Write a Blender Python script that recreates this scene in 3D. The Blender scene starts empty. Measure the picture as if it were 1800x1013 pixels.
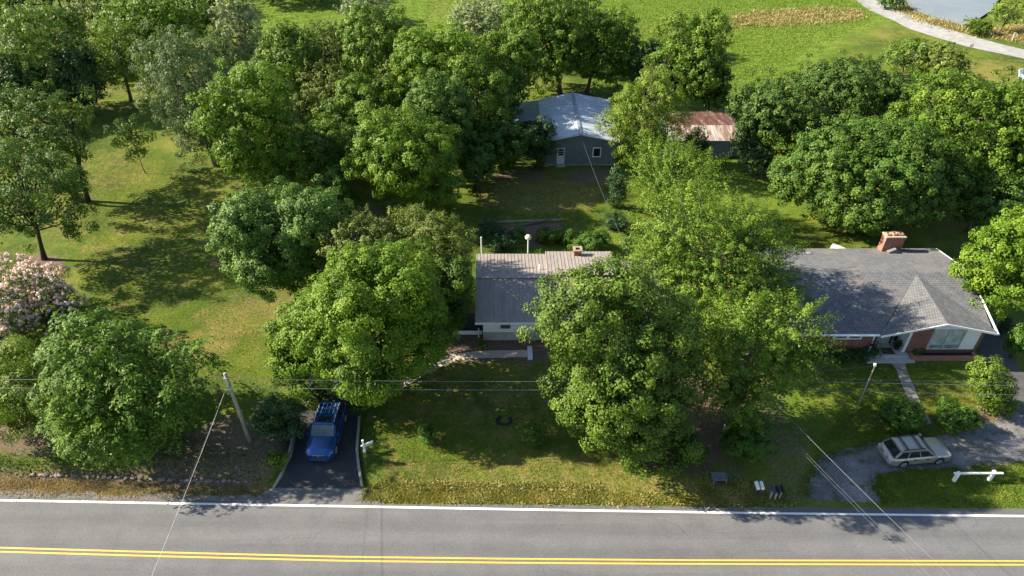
import bpy, bmesh, math, random
import numpy as np

SC = bpy.context.scene
COL = SC.collection
R = math.radians
# ------------------------------------------------------------------ camera
TH = R(37.8); CAMH = 38.0; FPX = 1200.0
cd = bpy.data.cameras.new('camera'); cam = bpy.data.objects.new('camera', cd); COL.objects.link(cam)
cam.location = (0, 0, CAMH); cam.rotation_euler = (math.pi/2 - TH, 0, 0)
cd.sensor_width = 36; cd.lens = 24; cd.clip_start = .5; cd.clip_end = 5000
SC.camera = cam
# ------------------------------------------------------------------ light
EL, AZ = R(31.5), R(9)                      # sun to the left (-X), a little beyond the houses (+Y)
S = (-math.cos(EL)*math.cos(AZ), math.cos(EL)*math.sin(AZ), math.sin(EL))
w = bpy.data.worlds.new('World'); SC.world = w; w.use_nodes = True
nt = w.node_tree; nt.nodes.clear()
sky = nt.nodes.new('ShaderNodeTexSky'); sky.sky_type = 'NISHITA'; sky.sun_disc = False
sky.sun_elevation = EL; sky.sun_rotation = math.atan2(S[0], S[1]); sky.air_density = 1.0; sky.dust_density = .6
bg = nt.nodes.new('ShaderNodeBackground'); bg.inputs[1].default_value = .074
wo = nt.nodes.new('ShaderNodeOutputWorld')
nt.links.new(sky.outputs[0], bg.inputs[0]); nt.links.new(bg.outputs[0], wo.inputs[0])
sl = bpy.data.lights.new('sun', 'SUN'); sl.energy = 5.0; sl.angle = R(.53); sl.color = (1, .89, .7)
so = bpy.data.objects.new('sun', sl); COL.objects.link(so)
from mathutils import Vector
so.rotation_euler = Vector(S).to_track_quat('Z', 'Y').to_euler(); so.location = (-60, 40, 60)
SC.view_settings.view_transform = 'Standard'; SC.view_settings.look = 'None'
SC.view_settings.exposure = 1.58; SC.view_settings.gamma = 1
cy = SC.cycles
cy.max_bounces = 5; cy.diffuse_bounces = 3; cy.glossy_bounces = 2; cy.transmission_bounces = 3; cy.transparent_max_bounces = 4
cy.caustics_reflective = False; cy.caustics_refractive = False

# ------------------------------------------------------------------ terrain and picking
C_, S_ = math.cos(TH), math.sin(TH)
def ray(px, py):
    u = (px-900)/FPX; v = (506.5-py)/FPX
    return (u, C_+v*S_, -S_+v*C_)
def sm(a, b, x):
    t = np.clip((np.asarray(x, float)-a)/(b-a), 0, 1); return t*t*(3-2*t)
def hgt(x, y):
    x = np.asarray(x, float); y = np.asarray(y, float)
    yr = y + .018*x                                    # follow the road's slight skew
    left = .55*sm(27.3, 29.2, yr)*(1-sm(-15.9, -15.2, x+.0*y - .35*np.clip(30-y, -1, 3)))
    cen = .28*sm(26.9, 28.2, yr)*sm(-10.6, -10.1, x - .3*np.clip(30-y, -1, 3))*(1-sm(9, 16, x))
    drv = .28*sm(30, 38, y)*(1-sm(9, 16, x))
    h = np.maximum(np.maximum(left, cen), drv)
    h = h*(1-.7*sm(46, 60, y))
    far = sm(60, 100, y)
    h = h + far*.25*np.sin(x*.09+1)*np.sin(y*.07) + .05*np.sin(x*.31+y*.17)*np.sin(y*.23-x*.11)*sm(27, 32, yr)
    return h
def hz(x, y): return float(hgt(x, y))
def G(px, py, dz=0.0):
    d = ray(px, py); z = dz
    for _ in range(8):
        t = (z-CAMH)/d[2]; z = hz(d[0]*t, d[1]*t)+dz
    return (d[0]*t, d[1]*t, z)
def PZ(px, py, z):
    d = ray(px, py); t = (z-CAMH)/d[2]; return (d[0]*t, d[1]*t, z)
def PY(px, py, Y):
    d = ray(px, py); t = Y/d[1]; return (d[0]*t, Y, CAMH+d[2]*t)
def scale_at(y, z): return FPX/(y*C_+(CAMH-z)*S_)

# ------------------------------------------------------------------ materials
def mat(name):
    m = bpy.data.materials.new(name); m.use_nodes = True; n = m.node_tree; n.nodes.clear()
    o = n.nodes.new('ShaderNodeOutputMaterial'); return m, n, o
class NB:
    def __init__(s, n): s.n = n
    def new(s, t, **k):
        x = s.n.nodes.new(t)
        for a, b in k.items(): setattr(x, a, b)
        return x
    def link(s, a, b): s.n.links.new(a, b)
    def coord(s, kind='Object'): return s.new('ShaderNodeTexCoord').outputs[kind]
    def noise(s, vec, scale, detail=4, rough=.6, dist=0):
        x = s.new('ShaderNodeTexNoise'); x.inputs['Scale'].default_value = scale; x.inputs['Detail'].default_value = detail
        x.inputs['Roughness'].default_value = rough; x.inputs['Distortion'].default_value = dist
        s.link(vec, x.inputs['Vector']); return x.outputs['Fac']
    def ramp(s, fac, stops, interp='LINEAR'):
        x = s.new('ShaderNodeValToRGB'); e = x.color_ramp.elements; x.color_ramp.interpolation = interp
        while len(e) < len(stops): e.new(.5)
        for k, (p, c) in enumerate(stops):
            e[k].position = p; e[k].color = (c if len(c) == 4 else (*c, 1)) if hasattr(c, '__len__') else (c, c, c, 1)
        s.link(fac, x.inputs[0]); return x.outputs[0]
    def mix(s, fac, a, b, mode='MIX'):
        x = s.new('ShaderNodeMix', data_type='RGBA', blend_type=mode)
        for v, i in ((fac, 0), (a, 6), (b, 7)):
            if hasattr(v, 'links') or hasattr(v, 'is_output'): s.link(v, x.inputs[i])
            elif i == 0: x.inputs[0].default_value = v
            else: x.inputs[i].default_value = (*v, 1)
        return x.outputs[2]
    def math(s, op, a, b=None):
        x = s.new('ShaderNodeMath', operation=op)
        for v, i in ((a, 0), (b, 1)):
            if v is None: continue
            if hasattr(v, 'is_output'): s.link(v, x.inputs[i])
            else: x.inputs[i].default_value = v
        return x.outputs[0]
    def bsdf(s, col, rough=.6, metal=0, spec=.4, bump=None, bstr=.3, bdist=.02, coat=0):
        p = s.new('ShaderNodeBsdfPrincipled')
        if hasattr(col, 'is_output'): s.link(col, p.inputs['Base Color'])
        else: p.inputs['Base Color'].default_value = (*col, 1)
        if hasattr(rough, 'is_output'): s.link(rough, p.inputs['Roughness'])
        else: p.inputs['Roughness'].default_value = rough
        p.inputs['Metallic'].default_value = metal; p.inputs['Specular IOR Level'].default_value = spec
        p.inputs['Coat Weight'].default_value = coat; p.inputs['Coat Roughness'].default_value = .05
        if bump is not None:
            b = s.new('ShaderNodeBump'); b.inputs['Strength'].default_value = bstr; b.inputs['Distance'].default_value = bdist
            s.link(bump, b.inputs['Height']); s.link(b.outputs[0], p.inputs['Normal'])
        return p.outputs[0]
MATS = {}
def plain(name, col, rough=.6, metal=0, var=.25, scale=3.0, spec=.4, coat=0, bump=0):
    if name in MATS: return MATS[name]
    m, n, o = mat(name); b = NB(n); c = b.coord()
    f = b.noise(c, scale, 5)
    lo = tuple(x*(1-var) for x in col); hi = tuple(min(1, x*(1+var)) for x in col)
    cc = b.ramp(f, [(.3, lo), (.7, hi)])
    n.links.new(b.bsdf(cc, rough, metal, spec, f if bump else None, bump, .03, coat), o.inputs[0])
    MATS[name] = m; return m
def glass(name, col=(.02, .03, .035), rough=.06):
    if name in MATS: return MATS[name]
    m, n, o = mat(name); b = NB(n); f = b.noise(b.coord(), 1.3, 2)
    n.links.new(b.bsdf(b.ramp(f, [(.35, tuple(x*.7 for x in col)), (.7, tuple(x*1.3 for x in col))]), rough, 0, .6), o.inputs[0])
    MATS[name] = m; return m
def leafmat(name, dark, mid, light, trans=.32, rough=.55, spec=.2):
    if name in MATS: return MATS[name]
    m, n, o = mat(name); b = NB(n)
    a = b.new('ShaderNodeAttribute', attribute_name='tint'); f = a.outputs['Fac']
    f2 = b.noise(b.coord(), .45, 2)
    g = b.math('ADD', b.math('MULTIPLY', f, .75), b.math('MULTIPLY', f2, .3))
    c = b.ramp(g, [(.12, dark), (.5, mid), (.88, light)])
    hv = b.ramp(b.noise(b.coord(), .3, 3, .6), [(.42, 0.), (.68, .45)])
    c = b.mix(hv, c, b.mix(1., c, (1.32, 1.02, .9), 'MULTIPLY'))
    p = b.bsdf(c, rough, 0, spec)
    t = b.new('ShaderNodeBsdfTranslucent')
    b.link(b.mix(.5, c, (mid[0]*1.9, mid[1]*1.7, mid[2]*.9)), t.inputs[0])
    x = b.new('ShaderNodeMixShader'); x.inputs[0].default_value = trans
    b.link(p, x.inputs[1]); b.link(t.outputs[0], x.inputs[2]); b.link(x.outputs[0], o.inputs[0])
    MATS[name] = m; return m
def bark(name='bark', col=(.11, .085, .062)):
    return plain(name, col, .9, var=.45, scale=6, spec=.15, bump=.6)

# ------------------------------------------------------------------ object helpers
def setp(o, label=None, cat=None, group=None, kind=None):
    for k, v in (('label', label), ('category', cat), ('group', group), ('kind', kind)):
        if v: o[k] = v
    return o
def empty(name, loc, rz=0, label=None, cat=None, group=None):
    o = bpy.data.objects.new(name, None); COL.objects.link(o); o.location = loc; o.rotation_euler = (0, 0, rz)
    o.empty_display_size = .3
    return setp(o, label, cat, group)
class MB:
    def __init__(s): s.v = []; s.f = []
    def poly(s, pts):
        k = len(s.v); s.v += [tuple(p) for p in pts]; s.f.append(tuple(range(k, k+len(pts)))); return s
    def add(s, vs, fs):
        k = len(s.v); s.v += [tuple(map(float, p)) for p in vs]; s.f += [tuple(i+k for i in f) for f in fs]; return s
    def box(s, x0, x1, y0, y1, z0, z1):
        vs = [(x, y, z) for z in (z0, z1) for x, y in ((x0, y0), (x1, y0), (x1, y1), (x0, y1))]
        return s.add(vs, [(3, 2, 1, 0), (4, 5, 6, 7), (0, 1, 5, 4), (1, 2, 6, 5), (2, 3, 7, 6), (3, 0, 4, 7)])
    def prism(s, pts, d):                       # extrude polygon by vector d
        n = len(pts); vs = [tuple(p) for p in pts]+[tuple(p[i]+d[i] for i in range(3)) for p in pts]
        return s.add(vs, [tuple(range(n))[::-1], tuple(range(n, 2*n))]+[(i, (i+1) % n, (i+1) % n+n, i+n) for i in range(n)])
    def beam(s, a, b, wx, wz, up=(0, 0, 1)):
        a = Vector(a); b = Vector(b); d = (b-a).normalized(); u = Vector(up)
        if abs(d.dot(u)) > .95: u = Vector((0, 1, 0))
        x = d.cross(u).normalized(); z = x.cross(d)
        vs = [p+x*i*wx/2+z*j*wz/2 for p in (a, b) for i, j in ((-1, -1), (1, -1), (1, 1), (-1, 1))]
        return s.add(vs, [(3, 2, 1, 0), (4, 5, 6, 7), (0, 1, 5, 4), (1, 2, 6, 5), (2, 3, 7, 6), (3, 0, 4, 7)])
    def tube(s, pts, rad, n=6, cap=True):
        P = [Vector(p) for p in pts]; rad = rad if hasattr(rad, '__len__') else [rad]*len(P); k = len(s.v)
        for i, p in enumerate(P):
            d = (P[min(i+1, len(P)-1)]-P[max(i-1, 0)]).normalized()
            u = Vector((1, 0, 0)) if abs(d.x) < .8 else Vector((0, 1, 0))
            x = d.cross(u).normalized(); y = d.cross(x)
            for q in range(n):
                a = 2*math.pi*q/n; s.v.append(tuple(p+(x*math.cos(a)+y*math.sin(a))*rad[i]))
        for i in range(len(P)-1):
            for q in range(n):
                s.f.append((k+i*n+q, k+i*n+(q+1) % n, k+(i+1)*n+(q+1) % n, k+(i+1)*n+q))
        if cap:
            s.f.append(tuple(k+q for q in range(n))[::-1]); s.f.append(tuple(k+(len(P)-1)*n+q for q in range(n)))
        return s
    def build(s, name, m, parent=None, origin=(0, 0, 0), bevel=0, smooth=False, **p):
        me = bpy.data.meshes.new(name); o_ = Vector(origin)
        me.from_pydata([tuple(Vector(v)-o_) for v in s.v], [], s.f); me.update()
        bm = bmesh.new(); bm.from_mesh(me)
        bmesh.ops.recalc_face_normals(bm, faces=bm.faces)
        if bevel:
            bmesh.ops.bevel(bm, geom=[e for e in bm.edges if len(e.link_faces) == 2 and e.calc_face_angle(0) > .5], offset=bevel, segments=2, affect='EDGES', clamp_overlap=True)
        bm.to_mesh(me); bm.free()
        if smooth:
            for f in me.polygons: f.use_smooth = True
        me.materials.append(m)
        ob = bpy.data.objects.new(name, me); COL.objects.link(ob)
        if parent: ob.parent = parent
        else: ob.location = origin
        return setp(ob, **p)
def npmesh(name, V, F, m, tint=None, parent=None, smooth=False, loc=None):
    me = bpy.data.meshes.new(name); k = F.shape[1]
    me.vertices.add(len(V)); me.vertices.foreach_set('co', V.astype(np.float32).ravel())
    me.loops.add(F.size); me.loops.foreach_set('vertex_index', F.astype(np.int32).ravel())
    me.polygons.add(len(F)); me.polygons.foreach_set('loop_start', np.arange(0, F.size, k, dtype=np.int32))
    me.polygons.foreach_set('loop_total', np.full(len(F), k, np.int32))
    if smooth: me.polygons.foreach_set('use_smooth', np.ones(len(F), bool))
    me.update(calc_edges=True)
    if tint is not None:
        a = me.attributes.new('tint', 'FLOAT', 'FACE'); a.data.foreach_set('value', tint.astype(np.float32))
    me.materials.append(m)
    o = bpy.data.objects.new(name, me); COL.objects.link(o)
    if parent: o.parent = parent
    elif loc is not None: o.location = loc
    return o
def inpoly(X, Y, poly):
    r = np.zeros(X.shape, bool); n = len(poly)
    for i in range(n):
        x0, y0 = poly[i][:2]; x1, y1 = poly[(i+1) % n][:2]
        c = ((y0 > Y) != (y1 > Y)) & (X < (x1-x0)*(Y-y0)/((y1-y0) or 1e-9)+x0); r ^= c
    return r

# ================================================================== SETTING: ground
def axis(parts):
    out = []
    for a, b, st in parts: out += list(np.arange(a, b, st))
    return np.array(out+[parts[-1][1]])
gx = axis([(-2500, -400, 300), (-400, -140, 26), (-140, -50, 2.5), (-50, 55, .4), (55, 140, 2.0), (140, 400, 26), (400, 2500, 300)])
gy = axis([(-600, -60, 60), (-60, 14, 4), (14, 62, .4), (62, 160, 1.0), (160, 420, 20), (420, 3000, 200)])
GX, GY = np.meshgrid(gx, gy)
def zone(polys, blur):
    Z = np.zeros(GX.shape)
    for q in polys:
        wt = 1.0
        if isinstance(q, tuple): q, wt = q
        P = [G(*p) for p in q]; Z = np.maximum(Z, inpoly(GX, GY, P)*wt)
    for _ in range(blur):
        Z[1:-1, 1:-1] = (Z[1:-1, 1:-1]*2+Z[:-2, 1:-1]+Z[2:, 1:-1]+Z[1:-1, :-2]+Z[1:-1, 2:])/6
    return Z
def ell(cx, cy, rx, ry, n=14): return [(cx+rx*math.cos(a*2*math.pi/n), cy+ry*math.sin(a*2*math.pi/n)) for a in range(n)]
dirt = zone([([(-200, 868), (-200, 815), (60, 818), (240, 815), (330, 760), (400, 720), (470, 740), (500, 800), (470, 862), (300, 868)], .72),
             (ell(60, 770, 130, 40), .7), ell(254, 306, 20, 4), ell(150, 352, 22, 10), ell(70, 462, 40, 16), (ell(395, 462, 40, 14), .5),
             (ell(410, 520, 50, 9), .5), ([(740, 600), (830, 575), (960, 600), (1100, 605), (1100, 635), (830, 640), (740, 640)], .9),
             [(850, 598), (1000, 594), (1000, 613), (850, 616)],
             ell(640, 380, 40, 25), ell(600, 430, 70, 30), (ell(500, 540, 90, 30), .45), ell(625, 650, 90, 60), (ell(910, 310, 60, 14), .8), (ell(1040, 310, 60, 18), .8),
             [(868, 398), (985, 390), (1000, 430), (850, 436)], (ell(930, 660, 25, 22), .5), (ell(700, 672, 30, 12), .6), (ell(1180, 740, 130, 90), .8), (ell(1330, 720, 60, 60), .5),
             (ell(1270, 830, 60, 30), .5), ([(1350, 720), (1440, 760), (1440, 900), (1360, 900), (1330, 800)], .5), (ell(1570, 740, 60, 20), .6),
             (ell(1690, 745, 55, 20), .6), ell(1740, 720, 30, 22), (ell(480, 780, 50, 40), .6), (ell(170, 185, 70, 8), .6),
             (ell(1400, 640, 70, 30), .6), ell(1520, 628, 140, 10)], 3)
dry = zone([([(640, 860), (1380, 862), (1380, 892), (640, 886)], .8), ([(660, 800), (1250, 800), (1250, 860), (660, 856)], .55),
            (ell(450, 560, 120, 40), .5), (ell(330, 610, 90, 30), .55), (ell(180, 300, 90, 40), .45), (ell(100, 390, 60, 30), .4), (ell(230, 415, 150, 60), .3),
            (ell(850, 640, 140, 40), .5), (ell(900, 720, 240, 60), .45), (ell(790, 610, 50, 25), .9), (ell(950, 340, 120, 40), .65),
            ([(1270, 52), (1300, 25), (1440, 15), (1520, 22), (1500, 42), (1400, 45)], .45), ([(1100, 45), (1290, 40), (1290, 75), (1090, 60)], .5),
            [(1690, 70), (1800, 40), (1900, 60), (1900, 105), (1790, 72), (1690, 60)], [(1570, 0), (1590, 0), (1610, 25), (1700, 48), (1690, 60), (1610, 38)],
            (ell(1450, 75, 120, 10), .35), (ell(1560, 55, 40, 20), .5), (ell(1740, 130, 70, 30), .6), (ell(1700, 640, 50, 20), .35),
            ([(-200, 845), (480, 840), (480, 872), (-200, 874)], .7), (ell(185, 160, 40, 12), .9), ([(760, 0), (840, 0), (830, 40), (740, 40)], .4)], 4)
lush = zone([([(1040, -40), (1560, -40), (1600, 30), (1500, 60), (1330, 190), (1040, 190)], 1), ([(440, -30), (1060, -30), (1060, 60), (440, 70)], 1),
             (ell(1660, 655, 70, 30), .8), ([(1540, 830), (1860, 820), (1860, 895), (1540, 892)], .7), (ell(1470, 700, 110, 70), .5), (ell(1330, 330, 80, 90), .6),
             ([(1000, 400), (1110, 400), (1110, 450), (860, 450)], .4), ([(1290, 190), (1420, 185), (1420, 400), (1290, 420)], .6)], 4)
gz_ = hgt(GX, GY)
nr, ncol = GX.shape
idx = np.arange(nr*ncol).reshape(nr, ncol)
GF = np.stack([idx[:-1, :-1], idx[:-1, 1:], idx[1:, 1:], idx[1:, :-1]], -1).reshape(-1, 4)
def ground_mat():
    m, n, o = mat('lawn_ground'); b = NB(n); c = b.coord()
    a = b.new('ShaderNodeAttribute', attribute_name='zone'); sp = b.new('ShaderNodeSeparateColor'); b.link(a.outputs['Color'], sp.inputs[0])
    mp = b.new('ShaderNodeMapping'); mp.inputs['Scale'].default_value = (.45, 1.3, 1); b.link(c, mp.inputs[0])
    big = b.noise(c, .16, 4, .6); med = b.noise(c, .9, 5, .65); fine = b.noise(c, 5.5, 4, .75); vfine = b.noise(c, 16, 3, .8); strk = b.noise(mp.outputs[0], .9, 4, .6, .5)
    base = b.ramp(big, [(.36, (.052, .092, .011)), (.52, (.09, .135, .013)), (.66, (.155, .172, .026))])
    base = b.mix(b.ramp(med, [(.5, 0.), (.68, .7)]), base, (.175, .15, .048))
    meadow = b.ramp(strk, [(.3, (.07, .13, .014)), (.5, (.12, .19, .02)), (.68, (.18, .24, .035))])
    base = b.mix(sp.outputs[2], base, meadow)
    dsum = b.math('ADD', sp.outputs[1], b.math('MULTIPLY', b.math('SUBTRACT', med, .5), 1.1))
    drym = b.ramp(fine, [(.3, (.15, .118, .036)), (.7, (.31, .245, .085))])
    base = b.mix(b.ramp(dsum, [(.25, 0.), (.85, .8)]), base, drym)
    s2 = b.math('ADD', sp.outputs[0], b.math('MULTIPLY', b.math('SUBTRACT', fine, .5), .8))
    s2 = b.math('ADD', s2, b.math('MULTIPLY', b.math('SUBTRACT', med, .5), .7))
    soil = b.ramp(vfine, [(.3, (.085, .06, .042)), (.5, (.155, .112, .08)), (.72, (.26, .2, .145))])
    base = b.mix(b.ramp(s2, [(.38, 0.), (.75, 1.)]), base, soil)
    tex = b.ramp(fine, [(.28, .55), (.5, 1.0), (.75, 1.45)]); tex2 = b.ramp(vfine, [(.28, .6), (.5, 1.0), (.75, 1.4)])
    base = b.mix(.8, base, tex, 'MULTIPLY'); base = b.mix(.8, base, tex2, 'MULTIPLY')
    hgtn = b.math('ADD', b.math('MULTIPLY', fine, 1.0), b.math('MULTIPLY', vfine, .5))
    n.links.new(b.bsdf(base, .9, 0, .12, hgtn, .8, .12), o.inputs[0]); return m
ground = npmesh('ground', np.stack([GX, GY, gz_], -1).reshape(-1, 3), GF, ground_mat(), smooth=True)
zc = np.stack([dirt, dry, lush, np.ones_like(dirt)], -1).reshape(-1, 4)
at = ground.data.color_attributes.new('zone', 'FLOAT_COLOR', 'POINT'); at.data.foreach_set('color', zc.astype(np.float32).ravel())
setp(ground, kind='structure')

def resample(P, n):
    P = np.array(P, float); d = np.r_[0, np.cumsum(np.linalg.norm(np.diff(P, axis=0), axis=1))]
    t = np.linspace(0, d[-1], n); return np.stack([np.interp(t, d, P[:, k]) for k in range(P.shape[1])], 1)
def ribbon(name, L, Rr, n, m_, off, material, jag=0, seed=0, kind='structure'):
    rng = np.random.default_rng(seed)
    a = resample([p[:2] for p in L], n); c = resample([p[:2] for p in Rr], n)
    if jag:
        for e, sgn in ((a, 1), (c, -1)):
            j = rng.normal(0, 1, n); j = np.convolve(j, np.ones(3)/3, 'same')+.5*np.convolve(rng.normal(0, 1, n), np.ones(9)/3, 'same')
            d = (c-a)/np.linalg.norm(c-a, axis=1)[:, None]; e += d*(j*jag)[:, None]
    t = np.linspace(0, 1, m_)[None, :, None]
    XY = a[:, None]*(1-t)+c[:, None]*t
    Z = hgt(XY[..., 0], XY[..., 1])+off
    V = np.concatenate([XY, Z[..., None]], -1).reshape(-1, 3)
    i = np.arange(n*m_).reshape(n, m_); F = np.stack([i[:-1, :-1], i[:-1, 1:], i[1:, 1:], i[1:, :-1]], -1).reshape(-1, 4)
    o = npmesh(name, V, F, material, smooth=True)
    # face up
    if o.data.polygons[0].normal.z < 0: o.data.flip_normals()
    return setp(o, kind=kind)
def asphalt(name, lo, hi, tracks=False, crack=True):
    m, n, o = mat(name); b = NB(n); c = b.coord()
    f = b.noise(c, .5, 5, .6); g = b.noise(c, 13, 4, .85)
    mp = b.new('ShaderNodeMapping'); mp.inputs['Scale'].default_value = (.05, 1.2, 1); b.link(c, mp.inputs[0])
    st = b.noise(mp.outputs[0], 1.0, 4, .6)
    col = b.ramp(b.math('ADD', b.math('MULTIPLY', f, .5), b.math('MULTIPLY', st, .5)), [(.35, lo), (.65, hi)])
    col = b.mix(.7, col, b.ramp(g, [(.3, .62), (.5, 1.), (.7, 1.4)]), 'MULTIPLY')
    if tracks:
        sy = b.new('ShaderNodeSeparateXYZ'); b.link(c, sy.inputs[0]); yy = b.math('ADD', sy.outputs[1], b.math('MULTIPLY', sy.outputs[0], .018))
        wv_ = b.math('SINE', b.math('ADD', b.math('MULTIPLY', yy, 3.75), b.math('MULTIPLY', b.noise(c, .25, 2), 1.6)))
        col = b.mix(.75, col, b.ramp(b.math('ADD', b.math('MULTIPLY', wv_, .5), .5), [(0, .88), (1, 1.08)]), 'MULTIPLY')
        oil = b.math('MULTIPLY', b.ramp(b.noise(mp.outputs[0], 2.2, 5, .7), [(.55, 0.), (.7, .4)]), b.ramp(b.noise(c, 1.6, 3), [(.4, 0.), (.6, 1.)]))
        col = b.mix(oil, col, tuple(x*.62 for x in lo))
    if crack:
        v = b.new('ShaderNodeTexVoronoi', feature='DISTANCE_TO_EDGE'); v.inputs['Scale'].default_value = .22
        wv = b.new('ShaderNodeVectorMath', operation='ADD'); nn = b.new('ShaderNodeTexNoise'); nn.inputs['Scale'].default_value = .8; b.link(c, nn.inputs['Vector'])
        b.link(c, wv.inputs[0]); b.link(nn.outputs['Color'], wv.inputs[1]); b.link(wv.outputs[0], v.inputs['Vector'])
        k = b.math('MULTIPLY', b.ramp(v.outputs['Distance'], [(0, 1.), (.006, 0.)]), b.ramp(b.noise(c, .13, 2), [(.5, 0.), (.6, .45)]))
        col = b.mix(k, col, tuple(x*.5 for x in lo))
    n.links.new(b.bsdf(col, .85, 0, .25, g, .3, .01), o.inputs[0]); return m
def linext(P, k=160):
    P = [np.array(p[:2]) for p in P]; a = P[0]+(P[0]-P[1])/np.linalg.norm(P[0]-P[1])*k; z = P[-1]+(P[-1]-P[-2])/np.linalg.norm(P[-1]-P[-2])*k
    return [a]+P+[z]
edge = linext([PZ(x, y, 0) for x, y in ((0, 873), (300, 879), (640, 886), (1200, 891), (1800, 894))])
near = [np.array((p[0], p[1]-8.0)) for p in edge]
M_road = asphalt('road_asphalt', (.107, .109, .116), (.141, .143, .149), tracks=True)
ribbon('road', near, edge, 300, 12, .03, M_road, jag=.03)
def stripe(name, px, wd, material):
    P = linext([PZ(x, y, 0) for x, y in px]); a = [np.array((p[0], p[1]-wd/2)) for p in P]; c = [np.array((p[0], p[1]+wd/2)) for p in P]
    return ribbon(name, a, c, 260, 2, .036, material)
def paint(name, col):
    m, n, o = mat(name); b = NB(n); c = b.coord(); f = b.noise(c, 9, 4, .75)
    cc = b.ramp(f, [(.25, tuple(x*.72 for x in col)), (.5, col)]); cc = b.mix(b.ramp(b.noise(c, 30, 2), [(.62, 0.), (.72, .5)]), cc, (.15, .15, .15))
    n.links.new(b.bsdf(cc, .6), o.inputs[0]); return m
M_wp, M_yp = paint('white_paint', (.78, .78, .76)), paint('yellow_paint', (.72, .43, .04))
stripe('edge_line', [(0, 880), (300, 885.5), (600, 890.5), (900, 896), (1350, 903), (1800, 908)], .15, M_wp)
stripe('centre_line', [(0, 963.5), (300, 972), (600, 979.5), (900, 983), (1200, 985.5), (1800, 987)], .1, M_yp)
stripe('centre_line', [(0, 970.5), (300, 979), (600, 986.5), (900, 990), (1200, 992), (1800, 993.5)], .1, M_yp)
# driveway of the cottage (dark new asphalt, pale apron)
M_drive = asphalt('driveway_asphalt', (.034, .036, .042), (.056, .058, .066), crack=False)
dl = [G(x, y) for x, y in ((463, 868), (480, 853), (500, 825), (516, 790), (522, 755), (530, 720), (545, 660), (560, 600), (580, 540))]
dr = [G(x, y) for x, y in ((640, 868), (635, 852), (629, 815), (626, 790), (629, 755), (633, 720), (640, 660), (650, 600), (660, 540))]
ribbon('driveway', dl, dr, 70, 12, .025, M_drive, jag=.02)
al = [PZ(x, y, 0) for x, y in ((400, 886), (455, 872), (475, 858))]; ar = [PZ(x, y, 0) for x, y in ((690, 890), (648, 876), (637, 860))]
ribbon('driveway_apron', al, ar, 12, 10, .034, asphalt('apron_asphalt', (.11, .11, .113), (.15, .147, .147), crack=False), jag=.04)
def gravel_mat(grass=.85, nm='gravel'):
    m, n, o = mat(nm); b = NB(n); c = b.coord(); f = b.noise(c, .5, 5); g = b.noise(c, 14, 3, .8)
    col = b.ramp(f, [(.3, (.1, .1, .105)), (.55, (.19, .185, .185)), (.75, (.27, .26, .245))])
    col = b.mix(.85, col, b.ramp(g, [(.3, .5), (.5, 1.), (.72, 1.6)]), 'MULTIPLY')
    gr = b.ramp(b.noise(c, 1.1, 5, .7), [(.54, 0.), (.66, grass)])
    col = b.mix(gr, col, (.06, .075, .02))
    n.links.new(b.bsdf(col, .9, 0, .15, g, .7, .05), o.inputs[0]); return m
M_gravel = gravel_mat()
M_gravel_s = gravel_mat(.25, 'shoulder_gravel')
ribbon('road_shoulder', [G(x, y) for x, y in ((-300, 858), (0, 862), (250, 868), (420, 872), (470, 870))], [G(x, y) for x, y in ((-300, 872), (0, 878), (250, 883), (420, 886), (470, 886))], 160, 5, .024, M_gravel_s, jag=.12, seed=9)
# side driveway of the brick house and gravel turnaround
ribbon('side_driveway', [G(x, y) for x, y in ((1700, 560), (1716, 595), (1726, 640), (1745, 680), (1768, 735))],
       [G(x, y) for x, y in ((1750, 560), (1765, 595), (1785, 640), (1815, 680), (1850, 735))], 30, 8, .02, asphalt('side_asphalt', (.06, .06, .065), (.1, .1, .1)), jag=.05)
ribbon('gravel_drive', [G(x, y) for x, y in ((1410, 880), (1420, 840), (1450, 800), (1540, 778), (1650, 764), (1760, 735), (1900, 700))],
       [G(x, y) for x, y in ((1550, 885), (1532, 860), (1545, 835), (1610, 826), (1700, 822), (1800, 815), (1960, 805))], 120, 14, .022, M_gravel, jag=.22, seed=4)
M_conc = plain('concrete', (.36, .33, .3), .85, var=.2, scale=1.5, bump=.2)
M_concd = plain('old_concrete', (.27, .25, .22), .85, var=.3, scale=1.5, bump=.2)
ribbon('garden_path', [G(x, y) for x, y in ((1557, 629), (1575, 650), (1590, 690), (1606, 720), (1628, 747))],
       [G(x, y) for x, y in ((1592, 629), (1592, 648), (1607, 680), (1620, 715), (1638, 745))], 30, 4, .03, M_concd, jag=.015)
ribbon('cottage_path', [G(x, y) for x, y in ((640, 700), (735, 648), (795, 622), (850, 617), (932, 615))],
       [G(x, y) for x, y in ((660, 712), (748, 658), (802, 634), (850, 631), (932, 628))], 40, 5, .03, plain('path_concrete', (.42, .35, .28), .85, var=.25, scale=1.5, bump=.2), jag=.05)
ribbon('farm_lane', [G(x, y) for x, y in ((1380, -55), (1500, -2), (1535, 22), (1600, 52), (1700, 83), (1800, 104), (1960, 128))],
       [G(x, y) for x, y in ((1450, -55), (1532, -2), (1575, 18), (1640, 43), (1720, 68), (1800, 88), (1960, 108))], 90, 6, .05, plain('lane_gravel', (.29, .288, .28), .9, var=.2, scale=.8, bump=.3), jag=.12)
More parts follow.
